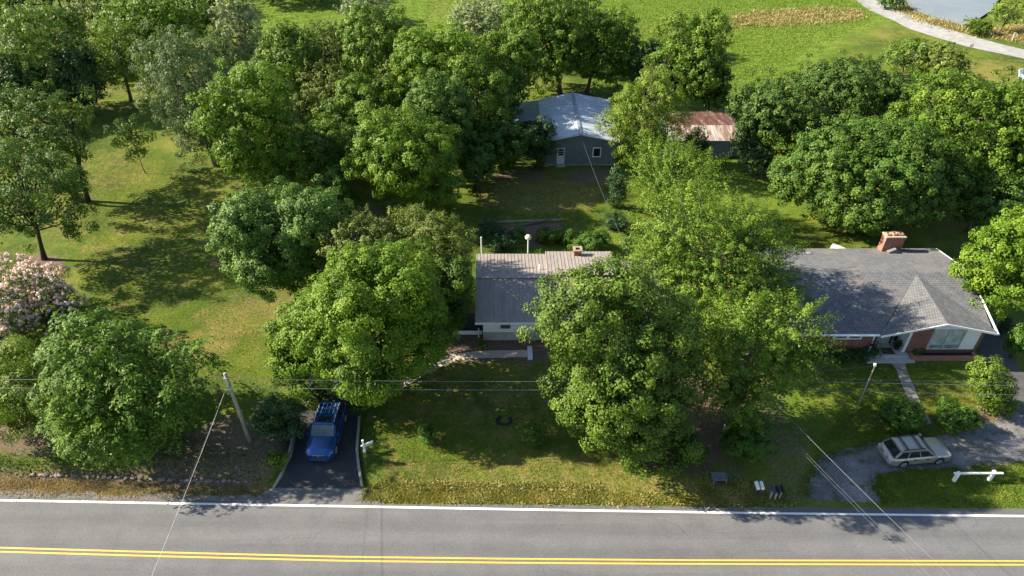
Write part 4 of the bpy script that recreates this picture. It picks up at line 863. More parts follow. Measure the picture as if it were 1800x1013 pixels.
# ================================================================== VEHICLES
def vehicle(name, label, loc, rz, Ln, W, wb, H, belt, hood, colr, prof, wheel=.36, rails=None, crossbars=0, tail='suv', metal=.5):
    """car-local x forward (centre 0), y left. prof: x of windscreen base, windscreen top, rear roof end, tailgate base"""
    root = empty(name, loc, rz, label, 'car'); O = (0, 0, 0)
    paint_ = plain(name+'_paint', colr, .28, metal, var=.06, spec=.5, coat=.8); blk = plain('black_plastic', (.02, .02, .022), .55); gl_ = glass('car_glass', (.018, .024, .028), .04); gs_ = glass('windscreen_glass', (.07, .1, .11), .05)  # windscreen colour is paler than the other glass to suggest a reflection
    hw = W/2; xf, xr = Ln/2, -Ln/2; x0, x1, x2, x3 = prof; wx = (wb/2+.05, -wb/2+.05); zb = .26
    xs = np.unique(np.round(np.r_[np.linspace(xr, xf, 34), *[np.linspace(c-wheel*1.2, c+wheel*1.2, 13) for c in wx]], 3))
    rows = []
    for x in xs:
        t = 1-max(0, (abs(x)-(Ln/2-.55))/.55)**2.2*.22; wloc = hw*t
        if x > x0: zt = belt+(hood-belt)*min(1, (x-x0)/(xf-x0))**.9; zt -= .16*max(0, (x-(xf-.5))/.5)**2
        elif x < x3: zt = belt-.12*max(0, (x3-x)/(x3-xr+1e-3))
        else: zt = belt
        lo = zb
        for c in wx:
            d = abs(x-c)
            if d < wheel*1.17: lo = max(lo, wheel+math.sqrt(max(0, (wheel*1.17)**2-d*d)))
        if abs(x) > Ln/2-.4: lo = max(lo, zb+.1*(abs(x)-(Ln/2-.4))/.4)
        lo = min(lo, zt-.12); mid = lo+(zt-lo)*.55
        rows.append([(x, 0, lo), (x, wloc*.86, lo), (x, wloc*.985, lo+.04), (x, wloc, mid), (x, wloc*.97, zt-.07), (x, wloc*.9, zt-.005), (x, wloc*.5, zt+.03), (x, 0, zt+.04)])
    vs, fs = [], []; n = len(rows[0])
    for sgn in (1, -1):
        k = len(vs)
        for r_ in rows: vs += [(p[0], p[1]*sgn, p[2]) for p in r_]
        for i in range(len(rows)-1):
            for j in range(n-1): fs.append((k+i*n+j, k+i*n+j+1, k+(i+1)*n+j+1, k+(i+1)*n+j))
        fs.append(tuple(k+j for j in range(n))); fs.append(tuple(k+(len(rows)-1)*n+j for j in range(n)))
    mb = MB().add(vs, fs); body = mb.build('body', paint_, root, O, smooth=False)
    bm = bmesh.new(); bm.from_mesh(body.data); bmesh.ops.remove_doubles(bm, verts=bm.verts, dist=.002); bmesh.ops.recalc_face_normals(bm, faces=bm.faces)
    for f in bm.faces: f.smooth = True
    for e in bm.edges:
        if len(e.link_faces) == 2 and e.calc_face_angle(0) > .7: e.smooth = False
    bm.to_mesh(body.data); bm.free()
    # greenhouse
    bw, tw = hw*.92, hw*(.8 if tail == 'suv' else .76); zt, zr = belt-.01, H
    base_ = [(x0, bw*.93), (x3, bw*.93)]; top_ = [(x1, tw), (x2, tw)]
    gv = [(x0, bw, zt), (x3, bw, zt), (x3, -bw, zt), (x0, -bw, zt), (x1, tw, zr-.05), (x2, tw, zr-.05), (x2, -tw, zr-.05), (x1, -tw, zr-.05)]
    gh = MB().add(gv, [(0, 1, 5, 4), (2, 3, 7, 6), (3, 0, 4, 7), (1, 2, 6, 5), (4, 5, 6, 7), (3, 2, 1, 0)]); gh.build('roof', paint_, root, O, bevel=.09, smooth=False)
    rp = MB().add([(x1-.12, tw*.82, zr-.01), (x2+.12, tw*.82, zr-.01), (x2+.12, -tw*.82, zr-.01), (x1-.12, -tw*.82, zr-.01), (x1-.02, tw*.97, zr-.052), (x2+.02, tw*.97, zr-.052), (x2+.02, -tw*.97, zr-.052), (x1-.02, -tw*.97, zr-.052)],
                  [(0, 1, 2, 3), (4, 5, 1, 0), (5, 6, 2, 1), (6, 7, 3, 2), (7, 4, 0, 3)]); rp.build('roof_panel', paint_, root, O)
    def face_pt(q, u, v, off):
        a, b_, c, d = [Vector(p) for p in q]; p = (a.lerp(b_, u)).lerp(d.lerp(c, u), v); nn = (b_-a).cross(d-a).normalized(); return p+nn*off
    def gpane(nm, q, u0, u1, v0, v1, off=.012, skew=0, gm_=None):
        pts = [face_pt(q, u0, v0, off), face_pt(q, u1, v0, off), face_pt(q, u1-skew, v1, off), face_pt(q, u0+skew, v1, off)]
        nn = (pts[1]-pts[0]).cross(pts[3]-pts[0]).normalized()
        MB().prism([tuple(p) for p in pts], tuple(nn*(-.01 if off > 0 else .01))).build(nm, gm_ or gl_, root, O)
    V = lambda i: gv[i]
    gpane('windscreen', (V(3), V(0), V(4), V(7)), .04, .96, .06, .95, gm_=gs_ if tail == 'suv' else None)
    gpane('rear_window', (V(1), V(2), V(6), V(5)), .07, .93, .1, .88)
    for q in ((V(1), V(0), V(4), V(5)), (V(3), V(2), V(6), V(7))):
        fw = (lambda u: u) if q[0] == V(1) else (lambda u: 1-u)
        for u0, u1 in ((.05, .3), (.34, .62), (.655, .93)):
            a, b_ = sorted((fw(u0), fw(u1))); gpane('side_window', q, a, b_, .1, .84, -.012)
    # wheels
    for c in wx:
        for sgn in (1, -1):
            wy = sgn*(hw-.12)
            ty = MB().tube([(c, wy-sgn*.12, wheel), (c, wy-sgn*.1, wheel), (c, wy+sgn*.09, wheel), (c, wy+sgn*.11, wheel)], [wheel*.92, wheel, wheel, wheel*.93], 22)
            wh = ty.build('wheel', plain('tyre_rubber', (.018, .018, .018), .9), root, O)
            rm = MB()
            for k in range(7):
                a = k*2*math.pi/7; rm.beam((c, wy+sgn*.122, wheel), (c+math.cos(a)*wheel*.6, wy+sgn*.122, wheel+math.sin(a)*wheel*.6), .06, .03, (0, 1, 0))
            rm.tube([(c, wy+sgn*.10, wheel), (c, wy+sgn*.116, wheel)], wheel*.62, 18); rm.build('rim', plain('alloy', (.5, .52, .53), .35, .7), wh, O)
    # lights, bumpers, details
    zf = hood-.12
    for sgn in (1, -1):
        MB().add([(xf-.42, sgn*hw*.9, zf+.07), (xf-.12, sgn*hw*.62, zf+.05), (xf-.03, sgn*hw*.58, zf-.08), (xf-.3, sgn*hw*.97, zf-.1), (xf-.42, sgn*hw*.96, zf+.0)], [(0, 1, 2, 3, 4)]).build('headlight', glass('lamp_glass', (.75, .78, .8), .08), root, O)
        MB().box(xr-.015, xr+.14, *sorted((sgn*hw*.55, sgn*hw*.86)), belt-.34, belt-.1).build('taillight', plain('lamp_red', (.35, .05, .05), .25) if tail == 'suv' else plain('lamp_pink', (.55, .42, .42), .25), root, O)
        mi = MB().box(x0-.25, x0-.08, *sorted((sgn*(hw+.02), sgn*(hw+.2))), belt+.02, belt+.16); mi.build('mirror', paint_, root, O, bevel=.03)
        MB().box(-wb/2+.45, wb/2-.45, *sorted((sgn*(hw-.03), sgn*(hw+.012))), zb+.02, zb+.07).build('sill_strip', plain('chrome', (.6, .6, .6), .2, .9) if tail == 'suv' else blk, root, O)
        for hx in (.35, -.55): MB().box(hx-.12, hx+.1, *sorted((sgn*(hw-.02), sgn*(hw+.03))), belt-.17, belt-.13).build('door_handle', paint_ if tail == 'suv' else blk, root, O)
        if rails is not None: MB().tube([(x1-.2, sgn*tw*.9, zr-.0), (x1-.3, sgn*tw*.9, zr+.06), (x2+.3, sgn*tw*.9, zr+.06), (x2+.12, sgn*tw*.9, zr-.01)], .028, 6).build('roof_rail', rails, root, O)
    fb = MB().box(xf-.1, xf+.05, -hw*.68, hw*.68, .3, .5); fb.build('front_bumper', paint_ if tail == 'suv' else blk, root, O, bevel=.04)
    rb = MB().box(xr-.06, xr+.12, -hw*.86, hw*.86, .36, .58); rb.build('rear_bumper', paint_ if tail == 'suv' else plain('silver_bumper', (.3, .3, .3), .4, .3), root, O, bevel=.04)
    gr2 = MB().box(xf-.08, xf+.035, -hw*.42, hw*.42, zf-.2, zf+.0); gm = gr2.build('grille', plain('chrome', (.6, .6, .6), .2, .9) if tail == 'suv' else blk, root, O)
    if tail == 'suv':
        sb = MB()
        for z in (-.15, -.1, -.05): sb.box(xf+.03, xf+.045, -hw*.4, hw*.4, zf+z-.012, zf+z+.012)
        sb.build('grille_slat', blk, gm, O)
        MB().tube([(xf+.046, 0, zf-.1), (xf+.06, 0, zf-.1)], .09, 16).build('emblem', plain('chrome', (.6, .6, .6)), gm, O)
        MB().box(xf+.04, xf+.07, -hw*.62, hw*.62, .44, .48).build('bumper_strip', plain('chrome', (.6, .6, .6)), root, O)
        MB().box(x1-.7, x1-.18, -tw*.62, tw*.62, zr-.005, zr+.004).build('sunroof', gl_, root, O)
    if tail != 'suv':
        MB().box(xr-.03, xr-.012, -.3, .02, .66, .8).build('licence_plate', plain('plate_blue_white', (.6, .66, .7), .4), root, O)
    if crossbars:
        for x in np.linspace(x1-.5, x2+.45, crossbars):
            if crossbars == 2:
                for d in (-.05, .05): MB().box(x+d-.022, x+d+.022, -tw*.9, tw*.9, zr+.045, zr+.075).build('crossbar', rails, root, O)
    elif tail == 'suv':
        for y in (-.42, -.14, .14, .42): MB().box(x2+.25, x1-1.0, y-.018, y+.018, zr-.008, zr+.012).build('roof_rib', plain('silver_rail', (.6, .62, .64), .3, .6), root, O)
    return root
fx, fy, _ = G(569, 818); rx_, ry_, _ = G(602, 690)
p_f = Vector(G(568, 812)); p_r = Vector((-12.95, 34.2, 0)); 
vehicle('blue_suv', 'dark blue SUV with silver roof rails parked on the black driveway', (-12.98, 31.75, hz(-12.98, 31.75)+.03), R(-90-2), 4.75, 1.93, 2.86, 1.72, 1.1, .98, (.014, .075, .26), (.98, .35, -1.75, -2.25), .38, rails=plain('silver_rail', (.6, .62, .64), .3, .6), tail='suv')
vehicle('station_wagon', 'tan and silver station wagon with black roof rack on the gravel', (27.55, 30.05, hz(27.6, 30.1)+.03), R(6), 4.5, 1.74, 2.53, 1.52, .92, .84, (.42, .38, .32), (.95, .28, -1.62, -2.08), .325, rails=plain('black_rack', (.02, .02, .022), .5), crossbars=2, tail='wagon')

# ================================================================== SMALL THINGS
M_pole = plain('pole_wood', (.3, .26, .21), .9, var=.3, scale=5, bump=.5)
M_wire = plain('wire_metal', (.15, .165, .19), .4, .3, var=.1)
def pole(label, base, top, r):
    root = empty('utility_pole', base, 0, label, 'utility pole'); O = base
    MB().tube([(base[0], base[1], base[2]-.3), top], [r, r*.72], 12).build('post', M_pole, root, O, smooth=True); return root
pbase = G(440, 776); ptop = PY(395, 657, pbase[1]); P1 = pole('weathered wooden utility pole left of the driveway', pbase, ptop, .15)
def onp(b0, t0, z): t = (z-b0[2])/(t0[2]-b0[2]); return Vector(b0).lerp(Vector(t0), t)
hwd = MB(); a = onp(pbase, ptop, ptop[2]-.35); hwd.box(a.x-.14, a.x+.14, a.y-.22, a.y-.1, a.z-.06, a.z+.06); a = onp(pbase, ptop, ptop[2]-1.15); hwd.box(a.x-.2, a.x+.2, a.y-.24, a.y-.1, a.z-.07, a.z+.07); hwd.build('bracket', plain('galv_metal', (.5, .52, .54), .4, .6), P1, pbase)
p2b = G(1272, 762); p2t = (p2b[0], p2b[1], 7.2); P2 = pole('utility pole hidden in the feathery tree beside the gravel', p2b, p2t, .15)
MB().tube([(p2b[0]-.25, p2b[1]-.1, 5.2), (p2b[0]-.25, p2b[1]-.1, 5.9)], .2, 10).build('transformer', plain('galv_metal', (.5, .52, .54)), P2, p2b)
gb = G(1501, 730); gt_ = PY(1538, 643, gb[1]); P3 = pole('thin grey light pole on the lawn of the brick house', gb, gt_, .055)
MB().tube([gt_, (gt_[0]-.05, gt_[1], gt_[2]+.15)], .1, 8).build('pole_cap', M_trim, P3, gb)
def cat(a, b_, sag, n=28):
    a = Vector(a); b_ = Vector(b_); out = []
    for k in range(n+1):
        t = k/n; p = a.lerp(b_, t); p.z -= sag*4*t*(1-t); out.append(p)
    return out
def wire(label, spans, r=.022, name='power_line', m=M_wire):
    mb = MB(); 
    for s in spans: mb.tube(s, r*.6, 6, cap=False)
    o = mb.build(name, m, None, spans[0][0], smooth=True); return setp(o, label, 'wire')
w1 = PY(395, 666, pbase[1]-.2); w2 = PY(402, 681, pbase[1]-.2)
def at_x(px, py, Y): return PY(px, py, Y)
p2w1 = (p2b[0], p2b[1]-.2, PY(1300, 668, p2b[1]-.2)[2]); p2w2 = (p2b[0], p2b[1]-.2, PY(1300, 683, p2b[1]-.2)[2])
e1 = at_x(1800, 677, 31.3); e2 = at_x(1800, 693, 31.3)
def far(a, b_, k): a = Vector(a); b_ = Vector(b_); return b_+(b_-a).normalized()*k
wire('upper overhead line crossing the whole photo', [cat((w1[0]-34, w1[1], w1[2]+.1), w1, .12), cat(w1, p2w1, .2), cat(p2w1, far(p2w1, e1, 20), .1)], .024)
wire('lower overhead cable running from pole to pole', [cat((w2[0]-34, w2[1], w2[2]+.1), w2, .12), cat(w2, p2w2, .2), cat(p2w2, far(p2w2, e2, 20), .1)], .028)
e3 = at_x(1800, 674, 31.5); wire('thin third line beside the upper one on the right', [cat((p2w1[0], p2w1[1]+.3, p2w1[2]+.05), far(p2w1, e3, 20), .12)], .014)
wl_ = PZ(262, 1013, 7.0); wire('white span wire from the left pole across the road', m=plain('pale_wire', (.5, .5, .48), .4, .2), spans=[cat(PY(397, 684, pbase[1]-.25), far(PY(397, 684, pbase[1]-.25), wl_, 9), .25)], r=.018)
wl2 = PZ(256, 1013, 6.3); wire('thin dark wire beside the white span wire over the road', [cat(PY(394, 690, pbase[1]-.25), far(PY(394, 690, pbase[1]-.25), wl2, 9), .25)], .008)
ws_ = (p2b[0], p2b[1]-.25, 6.6); we = PZ(1685, 1013, 7.2)
wire('white span wire from the hidden pole across the right of the road', [cat(ws_, far(ws_, we, 8), .45)], .014)
we2 = PZ(1650, 1013, 6.4); we3 = PZ(1640, 1013, 6.3); ws2 = (p2b[0], p2b[1]-.25, 5.4)
wire('thin wire below the white span wire on the right', [cat(ws2, far(ws2, we2, 8), .5)], .007); wire('second thin wire below the white span wire on the right', [cat((ws2[0], ws2[1], ws2[2]-.12), far(ws2, we3, 8), .5)], .006)
hA = PZ(1100, 432, 4.6); wire('service wire running from the barn yard down to the cottage', [cat((7.9, 72.3, 3.9), hA, .5), cat(hA, (p2b[0], p2b[1]+.2, 6.4), .5)], .016)
wire('thin service wire from the tree to the grey light pole', [cat((p2b[0], p2b[1]+.1, 6.2), gt_, .3)], .01)
# driveway side walls
M_oldc = plain('wall_concrete', (.24, .22, .2), .9, var=.25, scale=2, bump=.3)
def lowwall(label, px, wdt, hh):
    P = resample([G(*p) for p in px], 14); mb = MB(); n = len(P); vs = []; fs = []
    for i in range(n):
        d = P[min(i+1, n-1)]-P[max(i-1, 0)]; nr_ = np.array([-d[1], d[0]])/np.hypot(d[0], d[1])
        zt = max(hz(*(P[i, :2]+nr_*1.2)), hz(*(P[i, :2]-nr_*1.2)))+hh
        for sg, z in ((-1, -.2), (-1, zt), (1, zt), (1, -.2)): vs.append((P[i, 0]+nr_[0]*sg*wdt/2, P[i, 1]+nr_[1]*sg*wdt/2, z))
    for i in range(n-1):
        for j in range(4): fs.append((i*4+j, i*4+(j+1) % 4, (i+1)*4+(j+1) % 4, (i+1)*4+j))
    fs += [(0, 1, 2, 3), tuple(4*(n-1)+j for j in range(4))]
    mb.add(vs, fs).build('driveway_wall', M_oldc, None, label=label, cat='low wall')
lowwall('low curved concrete wall along the left side of the black driveway', [(481, 858), (497, 832), (511, 803), (518, 775), (519, 745)], .16, .03)
lowwall('low concrete kerb along the right side of the black driveway', [(637, 857), (632, 828), (628, 795), (631, 755), (632, 735)], .17, .06)
# rows of stones
def stones(px0, px1, n, label, group, size, mats, seed):
    rng = random.Random(seed)
    protos = []
    for k in range(4):
        bm = bmesh.new(); bmesh.ops.create_icosphere(bm, subdivisions=2, radius=1)
        for v in bm.verts:
            q = 1+.18*math.sin(v.co.x*5+k)*math.cos(v.co.y*4+k*2)+rng.uniform(-.06, .06); v.co = Vector((max(-.72, min(.72, v.co.x)), max(-.75, min(.75, v.co.y)), max(-.6, min(.62, v.co.z))))*q*1.25
        me = bpy.data.meshes.new('stone'); bm.to_mesh(me); bm.free(); me.materials.append(mats[k % len(mats)]); protos.append(me)
    for k in range(n):
        t = (k+rng.uniform(-.3, .3))/n; x = px0[0]+(px1[0]-px0[0])*t; y = px0[1]+(px1[1]-px0[1])*t+rng.uniform(-1.2, 1.2)
        p = G(x, y); o = bpy.data.objects.new('stone', protos[rng.randrange(4)]); COL.objects.link(o); s = size*rng.uniform(.65, 1.35)
        o.location = (p[0], p[1], p[2]+s*.12); o.scale = (s*rng.uniform(.8, 1.4), s*.8, s*.9); o.rotation_euler = (0, rng.uniform(-.2, .2), rng.uniform(-.4, .4)); setp(o, label, 'stone', group)
st1 = plain('fieldstone', (.19, .165, .15), .9, var=.35, scale=2); st2 = plain('pale_fieldstone', (.42, .38, .33), .9, var=.3, scale=2); st4 = plain('buff_fieldstone', (.3, .27, .21), .9, var=.3, scale=2); st3 = plain('reddish_fieldstone', (.3, .19, .15), .9, var=.3, scale=2)
stones((60, 836), (440, 848), 40, 'field stone set in the row along the left roadside bank', 'stone row on the left roadside bank', .125, [st1, st1, st3, st1], 3)
stones((700, 858), (1050, 862), 26, 'small pale stone in the row at the foot of the front lawn', 'pale stone row along the front lawn', .075, [st1, st4], 5)
# white post sign by the driveway
sb_ = G(641, 794); V_ = lambda px, py: PY(px, py, sb_[1])
sg_ = empty('sign_post', sb_, 0, 'white post with hanging slatted name board beside the driveway', 'sign')
tp = V_(638, 776); MB().box(sb_[0]-.06, sb_[0]+.06, sb_[1]-.06, sb_[1]+.06, sb_[2]-.2, tp[2]+.1).build('post', M_trim, sg_, sb_)
za = V_(637, 781)[2]; ang = (.86, .5); A0 = Vector((sb_[0]-.14, sb_[1]-.08-.08, za-.03)); A1 = Vector((sb_[0]+.62, sb_[1]+.28, za))
MB().beam(A0, A1, .07, .1).build('arm', M_trim, sg_, sb_)
nb_ = MB()
for k in range(5):
    q = A0.lerp(A1, .32+k*.14); nb_.box(q.x-.035, q.x+.035, q.y-.02, q.y+.02, q.z-.26, q.z-.07)
nb_.build('name_board', plain('pale_board', (.66, .7, .72), .6), sg_, sb_)
MB().box(sb_[0]-.09, sb_[0]+.09, sb_[1]-.09, sb_[1]+.09, sb_[2]-.1, sb_[2]+.2).build('post_foot', M_trim, sg_, sb_)
# white double sign frame by the gravel
fl, frp = G(1676, 846), G(1738, 844)
sf = empty('beam_sign', fl, 0, 'white post and beam sign frame on the grass by the road', 'sign frame')
for p in (fl, frp): MB().box(p[0]-.1, p[0]+.1, p[1]-.1, p[1]+.1, p[2]-.2, p[2]+.95).build('post', M_trim, sf, fl, bevel=.02)
MB().box(fl[0]-.3, frp[0]+.55, fl[1]-.06, fl[1]+.06, fl[2]+.78, fl[2]+.9).build('beam', M_trim, sf, fl, bevel=.01)
for p in (fl, frp): MB().box(p[0]-.08, p[0]+.08, p[1]-.075+.2, p[1]+.09+.2, p[2]+.86, p[2]+1.12).build('lamp', plain('black_lamp', (.02, .02, .02), .5), sf, fl)
# mailboxes
def mailbox(label, x, y, z, col, name='mailbox', rz=0, post=True, flag=True, pm=None):
    root = empty(name, (x, y, z), rz, label, 'mailbox'); O = (0, 0, 0); m_ = plain('mailbox_'+col, {'white': (.75, .76, .77), 'black': (.02, .021, .03), 'navy': (.05, .055, .09)}[col], .4)
    w_, l_, hb = .1, .25, .95; pts = [(-w_, -l_, hb), (w_, -l_, hb)]+[(w_*math.cos(a), -l_, hb+.14+w_*math.sin(a)) for a in np.linspace(0, math.pi, 9)]
    MB().prism([tuple(map(float, p)) for p in pts], (0, 2*l_, 0)).build('box', m_, root, O)
    MB().box(-w_*.9, w_*.9, -l_-.025, -l_-.005, hb+.02, hb+.2).build('door', m_, root, O)
    if post: MB().box(-.05, .05, -.05, .05, -.25, hb-.003).build('post', pm or plain('dark_post', (.06, .055, .05), .85), root, O); MB().box(-.06, .06, -.22, .22, hb-.06, hb-.005).build('bracket', pm or plain('dark_post', (.06, .055, .05)), root, O)
    if flag: MB().box(w_+.005, w_+.02, -.12, -.02, hb+.1, hb+.3).build('flag', plain('flag_red', (.4, .05, .04), .5), root, O)
    return root
for k, (px, py, lb) in enumerate(((1325, 871, 'white mailbox, the left one of the pair'), (1333, 871, 'white mailbox, the right one of the pair'))):
    p = G(px, py); mailbox(lb, p[0], p[1], p[2], 'white', flag=False)
for k, (px, py, c, lb) in enumerate(((1353, 877, 'navy', 'slate blue mailbox at the left of the dark three'), (1361, 879, 'black', 'black mailbox in the middle of the dark three'), (1369, 877, 'black', 'black mailbox at the right of the dark three'))):
    p = G(px, py); mailbox(lb, p[0], p[1], p[2], c, flag=False, pm=plain('pale_post', (.3, .28, .25), .8))
# slatted wooden pallet-like bench
p = G(1264, 850); bn = empty('bench', p, 0, 'grey slatted wooden bench under the tree near the mailboxes', 'bench'); q = plain('grey_plank', (.13, .138, .145), .85, var=.2)
sl_ = MB()
for k in range(4): sl_.box(p[0]-.5, p[0]+.5, p[1]-.1+k*.17, p[1]+.05+k*.17, p[2]+.42, p[2]+.46)
sl_.build('seat', q, bn, p)
for x in (-.42, .42):
    for y in (-.05, .42): MB().box(p[0]+x-.04, p[0]+x+.04, p[1]+y-.04, p[1]+y+.04, p[2]-.1, p[2]+.418).build('leg', q, bn, p)
# fire ring
fp = G(886, 740); fr0 = empty('fire_ring', fp, 0, 'black charred ring of stones on the front lawn', 'fire pit')
for k in range(11):
    if k in (2, 3): continue
    a = k*2*math.pi/11; sx = fp[0]+.5*math.cos(a); sy = fp[1]+.38*math.sin(a); MB().box(sx-.13, sx+.13, sy-.09, sy+.09, fp[2]-.05, fp[2]+.14).build('ring_stone', plain('charred_stone', (.02, .02, .022), .85, var=.4), fr0, fp, bevel=.03)
# back yard posts, timbers
def ypost(name, label, px, py, tpy, r, col=(.62, .64, .66)):
    b0 = G(px, py); t0 = PY(px, tpy, b0[1]); root = empty(name, b0, 0, label, 'post'); MB().tube([(b0[0], b0[1], b0[2]-.2), (b0[0], b0[1], t0[2])], r, 8).build('pole', plain('white_post', col, .6), root, b0); return root, b0, t0
ypost('clothes_post', 'plain white clothes post behind the left end of the cottage', 847, 452, 417, .07)
lpst, b0, t0 = ypost('lamp_post', 'white lamp post with round top behind the cottage', 928, 452, 421, .07)
MB().tube([(b0[0], b0[1], t0[2]), (b0[0], b0[1], t0[2]+.06), (b0[0], b0[1], t0[2]+.26), (b0[0], b0[1], t0[2]+.42), (b0[0], b0[1], t0[2]+.48)], [.1, .25, .32, .22, .06], 14).build('globe', plain('cream_globe', (.7, .66, .55), .4), lpst, b0, smooth=True)
def timber(label, a, b_, w_, m_=None):
    A_ = Vector(G(*a)); B_ = Vector(G(*b_)); MB().beam(A_+Vector((0, 0, w_*.5)), B_+Vector((0, 0, w_*.5)), w_, w_).build('timber', m_ or plain('grey_timber', (.26, .24, .22), .9, var=.3), None, label=label, cat='timber')
timber('long straight grey timber edging the top of the flower bed', (872, 392), (992, 388), .17); timber('loose dark log lying askew across the flower bed', (918, 398), (980, 386), .2, plain('dark_log', (.13, .1, .08), .9))
timber('low border timber along the bottom of the flower bed', (850, 434), (930, 432), .12)
pb = G(942, 392); sp_ = empty('garden_hook', pb, 0, 'thin black garden hook standing by the long timber', 'garden hook'); MB().tube([(pb[0], pb[1], pb[2]), (pb[0], pb[1], pb[2]+1.2), (pb[0]+.1, pb[1], pb[2]+1.35), (pb[0]+.2, pb[1], pb[2]+1.25)], .02, 6).build('rod', plain('black_lamp', (.02, .02, .02)), sp_, pb)
o = bpy.data.objects.new('stone', bpy.data.meshes['stone']); COL.objects.link(o); p = G(870, 399); o.location = p; o.scale = (.45, .35, .3); setp(o, 'single pale boulder at the left end of the flower bed', 'stone')
# things behind the brick house
p = G(1478, 452); tr = empty('white_trailer', p, R(-32), 'white tarp covered boat trailer behind the brick house', 'trailer')
MB().add([(-1.2, -.5, .35), (1.2, -.5, .35), (1.2, .5, .35), (-1.2, .5, .35), (-1.1, -.35, 1.1), (.9, -.3, .85), (.9, .3, .85), (-1.1, .35, 1.1)], [(3, 2, 1, 0), (4, 5, 6, 7), (0, 1, 5, 4), (1, 2, 6, 5), (2, 3, 7, 6), (3, 0, 4, 7)]).build('cover', plain('white_tarp', (.72, .68, .66), .6), tr, (0, 0, 0), bevel=.08)
for sgn in (1, -1): MB().tube([(0, sgn*.5, .28), (0, sgn*.62, .28)], .28, 14).build('wheel', plain('tyre_rubber', (.018, .018, .018)), tr, (0, 0, 0))
MB().beam((1.2, 0, .4), (2.0, 0, .3), .07, .07).build('tow_bar', plain('galv_metal', (.5, .52, .54)), tr, (0, 0, 0))
p0, p1 = G(1352, 446), G(1404, 443); fe = empty('net_fence', p0, 0, 'low rusty orange wire fence behind the left end of the brick house', 'fence'); ro = plain('rust_wire', (.3, .09, .04), .8)
for k in range(4):
    q = Vector(p0).lerp(Vector(p1), k/3); MB().tube([(q.x, q.y, q.z-.1), (q.x, q.y, q.z+1.5)], .03, 6).build('post', ro, fe, p0)
fw_ = MB()
for z in (.5, 1.0, 1.45): fw_.tube([(p0[0], p0[1], p0[2]+z), (p1[0], p1[1], p1[2]+z)], .014, 5)
fw_.build('wire', ro, fe, p0)
p = G(1316, 436); dsh = empty('satellite_dish', p, 0, 'small white dish on a post beside the feathery tree behind the house', 'satellite dish'); MB().tube([p, (p[0], p[1], p[2]+1.5)], .04, 6).build('post', M_trim, dsh, p)
MB().tube([(p[0], p[1], p[2]+1.6), (p[0]-.05, p[1]-.1, p[2]+1.65), (p[0]-.08, p[1]-.16, p[2]+1.68)], [.05, .25, .36], 14).build('dish', M_trim, dsh, p)
# garden lantern by the tall bush
b0 = G(1727, 711); gl2 = empty('garden_lantern', b0, 0, 'small grey bird feeder on a thin post before the tall loose bush', 'bird feeder'); MB().tube([b0, (b0[0]+.35, b0[1], b0[2]+1.3)], .025, 6).build('post', plain('grey_post', (.3, .29, .27)), gl2, b0)
MB().box(b0[0]+.22, b0[0]+.48, b0[1]-.13, b0[1]+.13, b0[2]+1.3, b0[2]+1.5).build('tray', plain('galv_metal', (.5, .52, .54)), gl2, b0, bevel=.03)
# pond fence posts
for k, (px, py, t, lb) in enumerate(((1699, 56, 42, 'leaning fence post by the pond, tallest and leftmost'), (1725, 61, 48, 'middle fence post by the pond, half in the grass'), (1779, 72, 57, 'fence post by the pond nearest the right edge'))):
    b0 = G(px, py); t0 = PY(px+(6, 4, 6)[k], t, b0[1]); MB().tube([(b0[0], b0[1], b0[2]-.1), t0], [.13, .11], 8).build('fence_post', plain('grey_post', (.3, .29, .27)), None, label=lb, cat='fence post', group='old fence posts by the pond')
# pale blue garden chair at the right edge
p = G(1797, 139); bc = empty('garden_chair', p, R(25), 'pale blue garden chair on the lawn at the right edge', 'chair'); mcb = plain('pale_blue_paint', (.42, .6, .75), .5)
MB().box(-.4, .4, -.4, .4, .38, .46).build('seat', mcb, bc); MB().add([(-.45, .35, .4), (.45, .35, .4), (.45, .75, 1.25), (-.45, .75, 1.25), (-.45, .42, .4), (.45, .42, .4), (.45, .82, 1.25), (-.45, .82, 1.25)], [(0, 1, 2, 3), (7, 6, 5, 4), (0, 4, 5, 1), (1, 5, 6, 2), (2, 6, 7, 3), (3, 7, 4, 0)]).build('backrest', plain('white_trim', (.82, .82, .8)), bc)
for sx in (-.45, .45):
    MB().box(sx-.07, sx+.07, -.42, .5, .66, .72).build('armrest', mcb, bc); MB().box(sx-.05, sx+.05, -.4, -.3, 0, .66).build('leg', mcb, bc); MB().box(sx-.05, sx+.05, .3, .4, 0, .66).build('leg', mcb, bc)

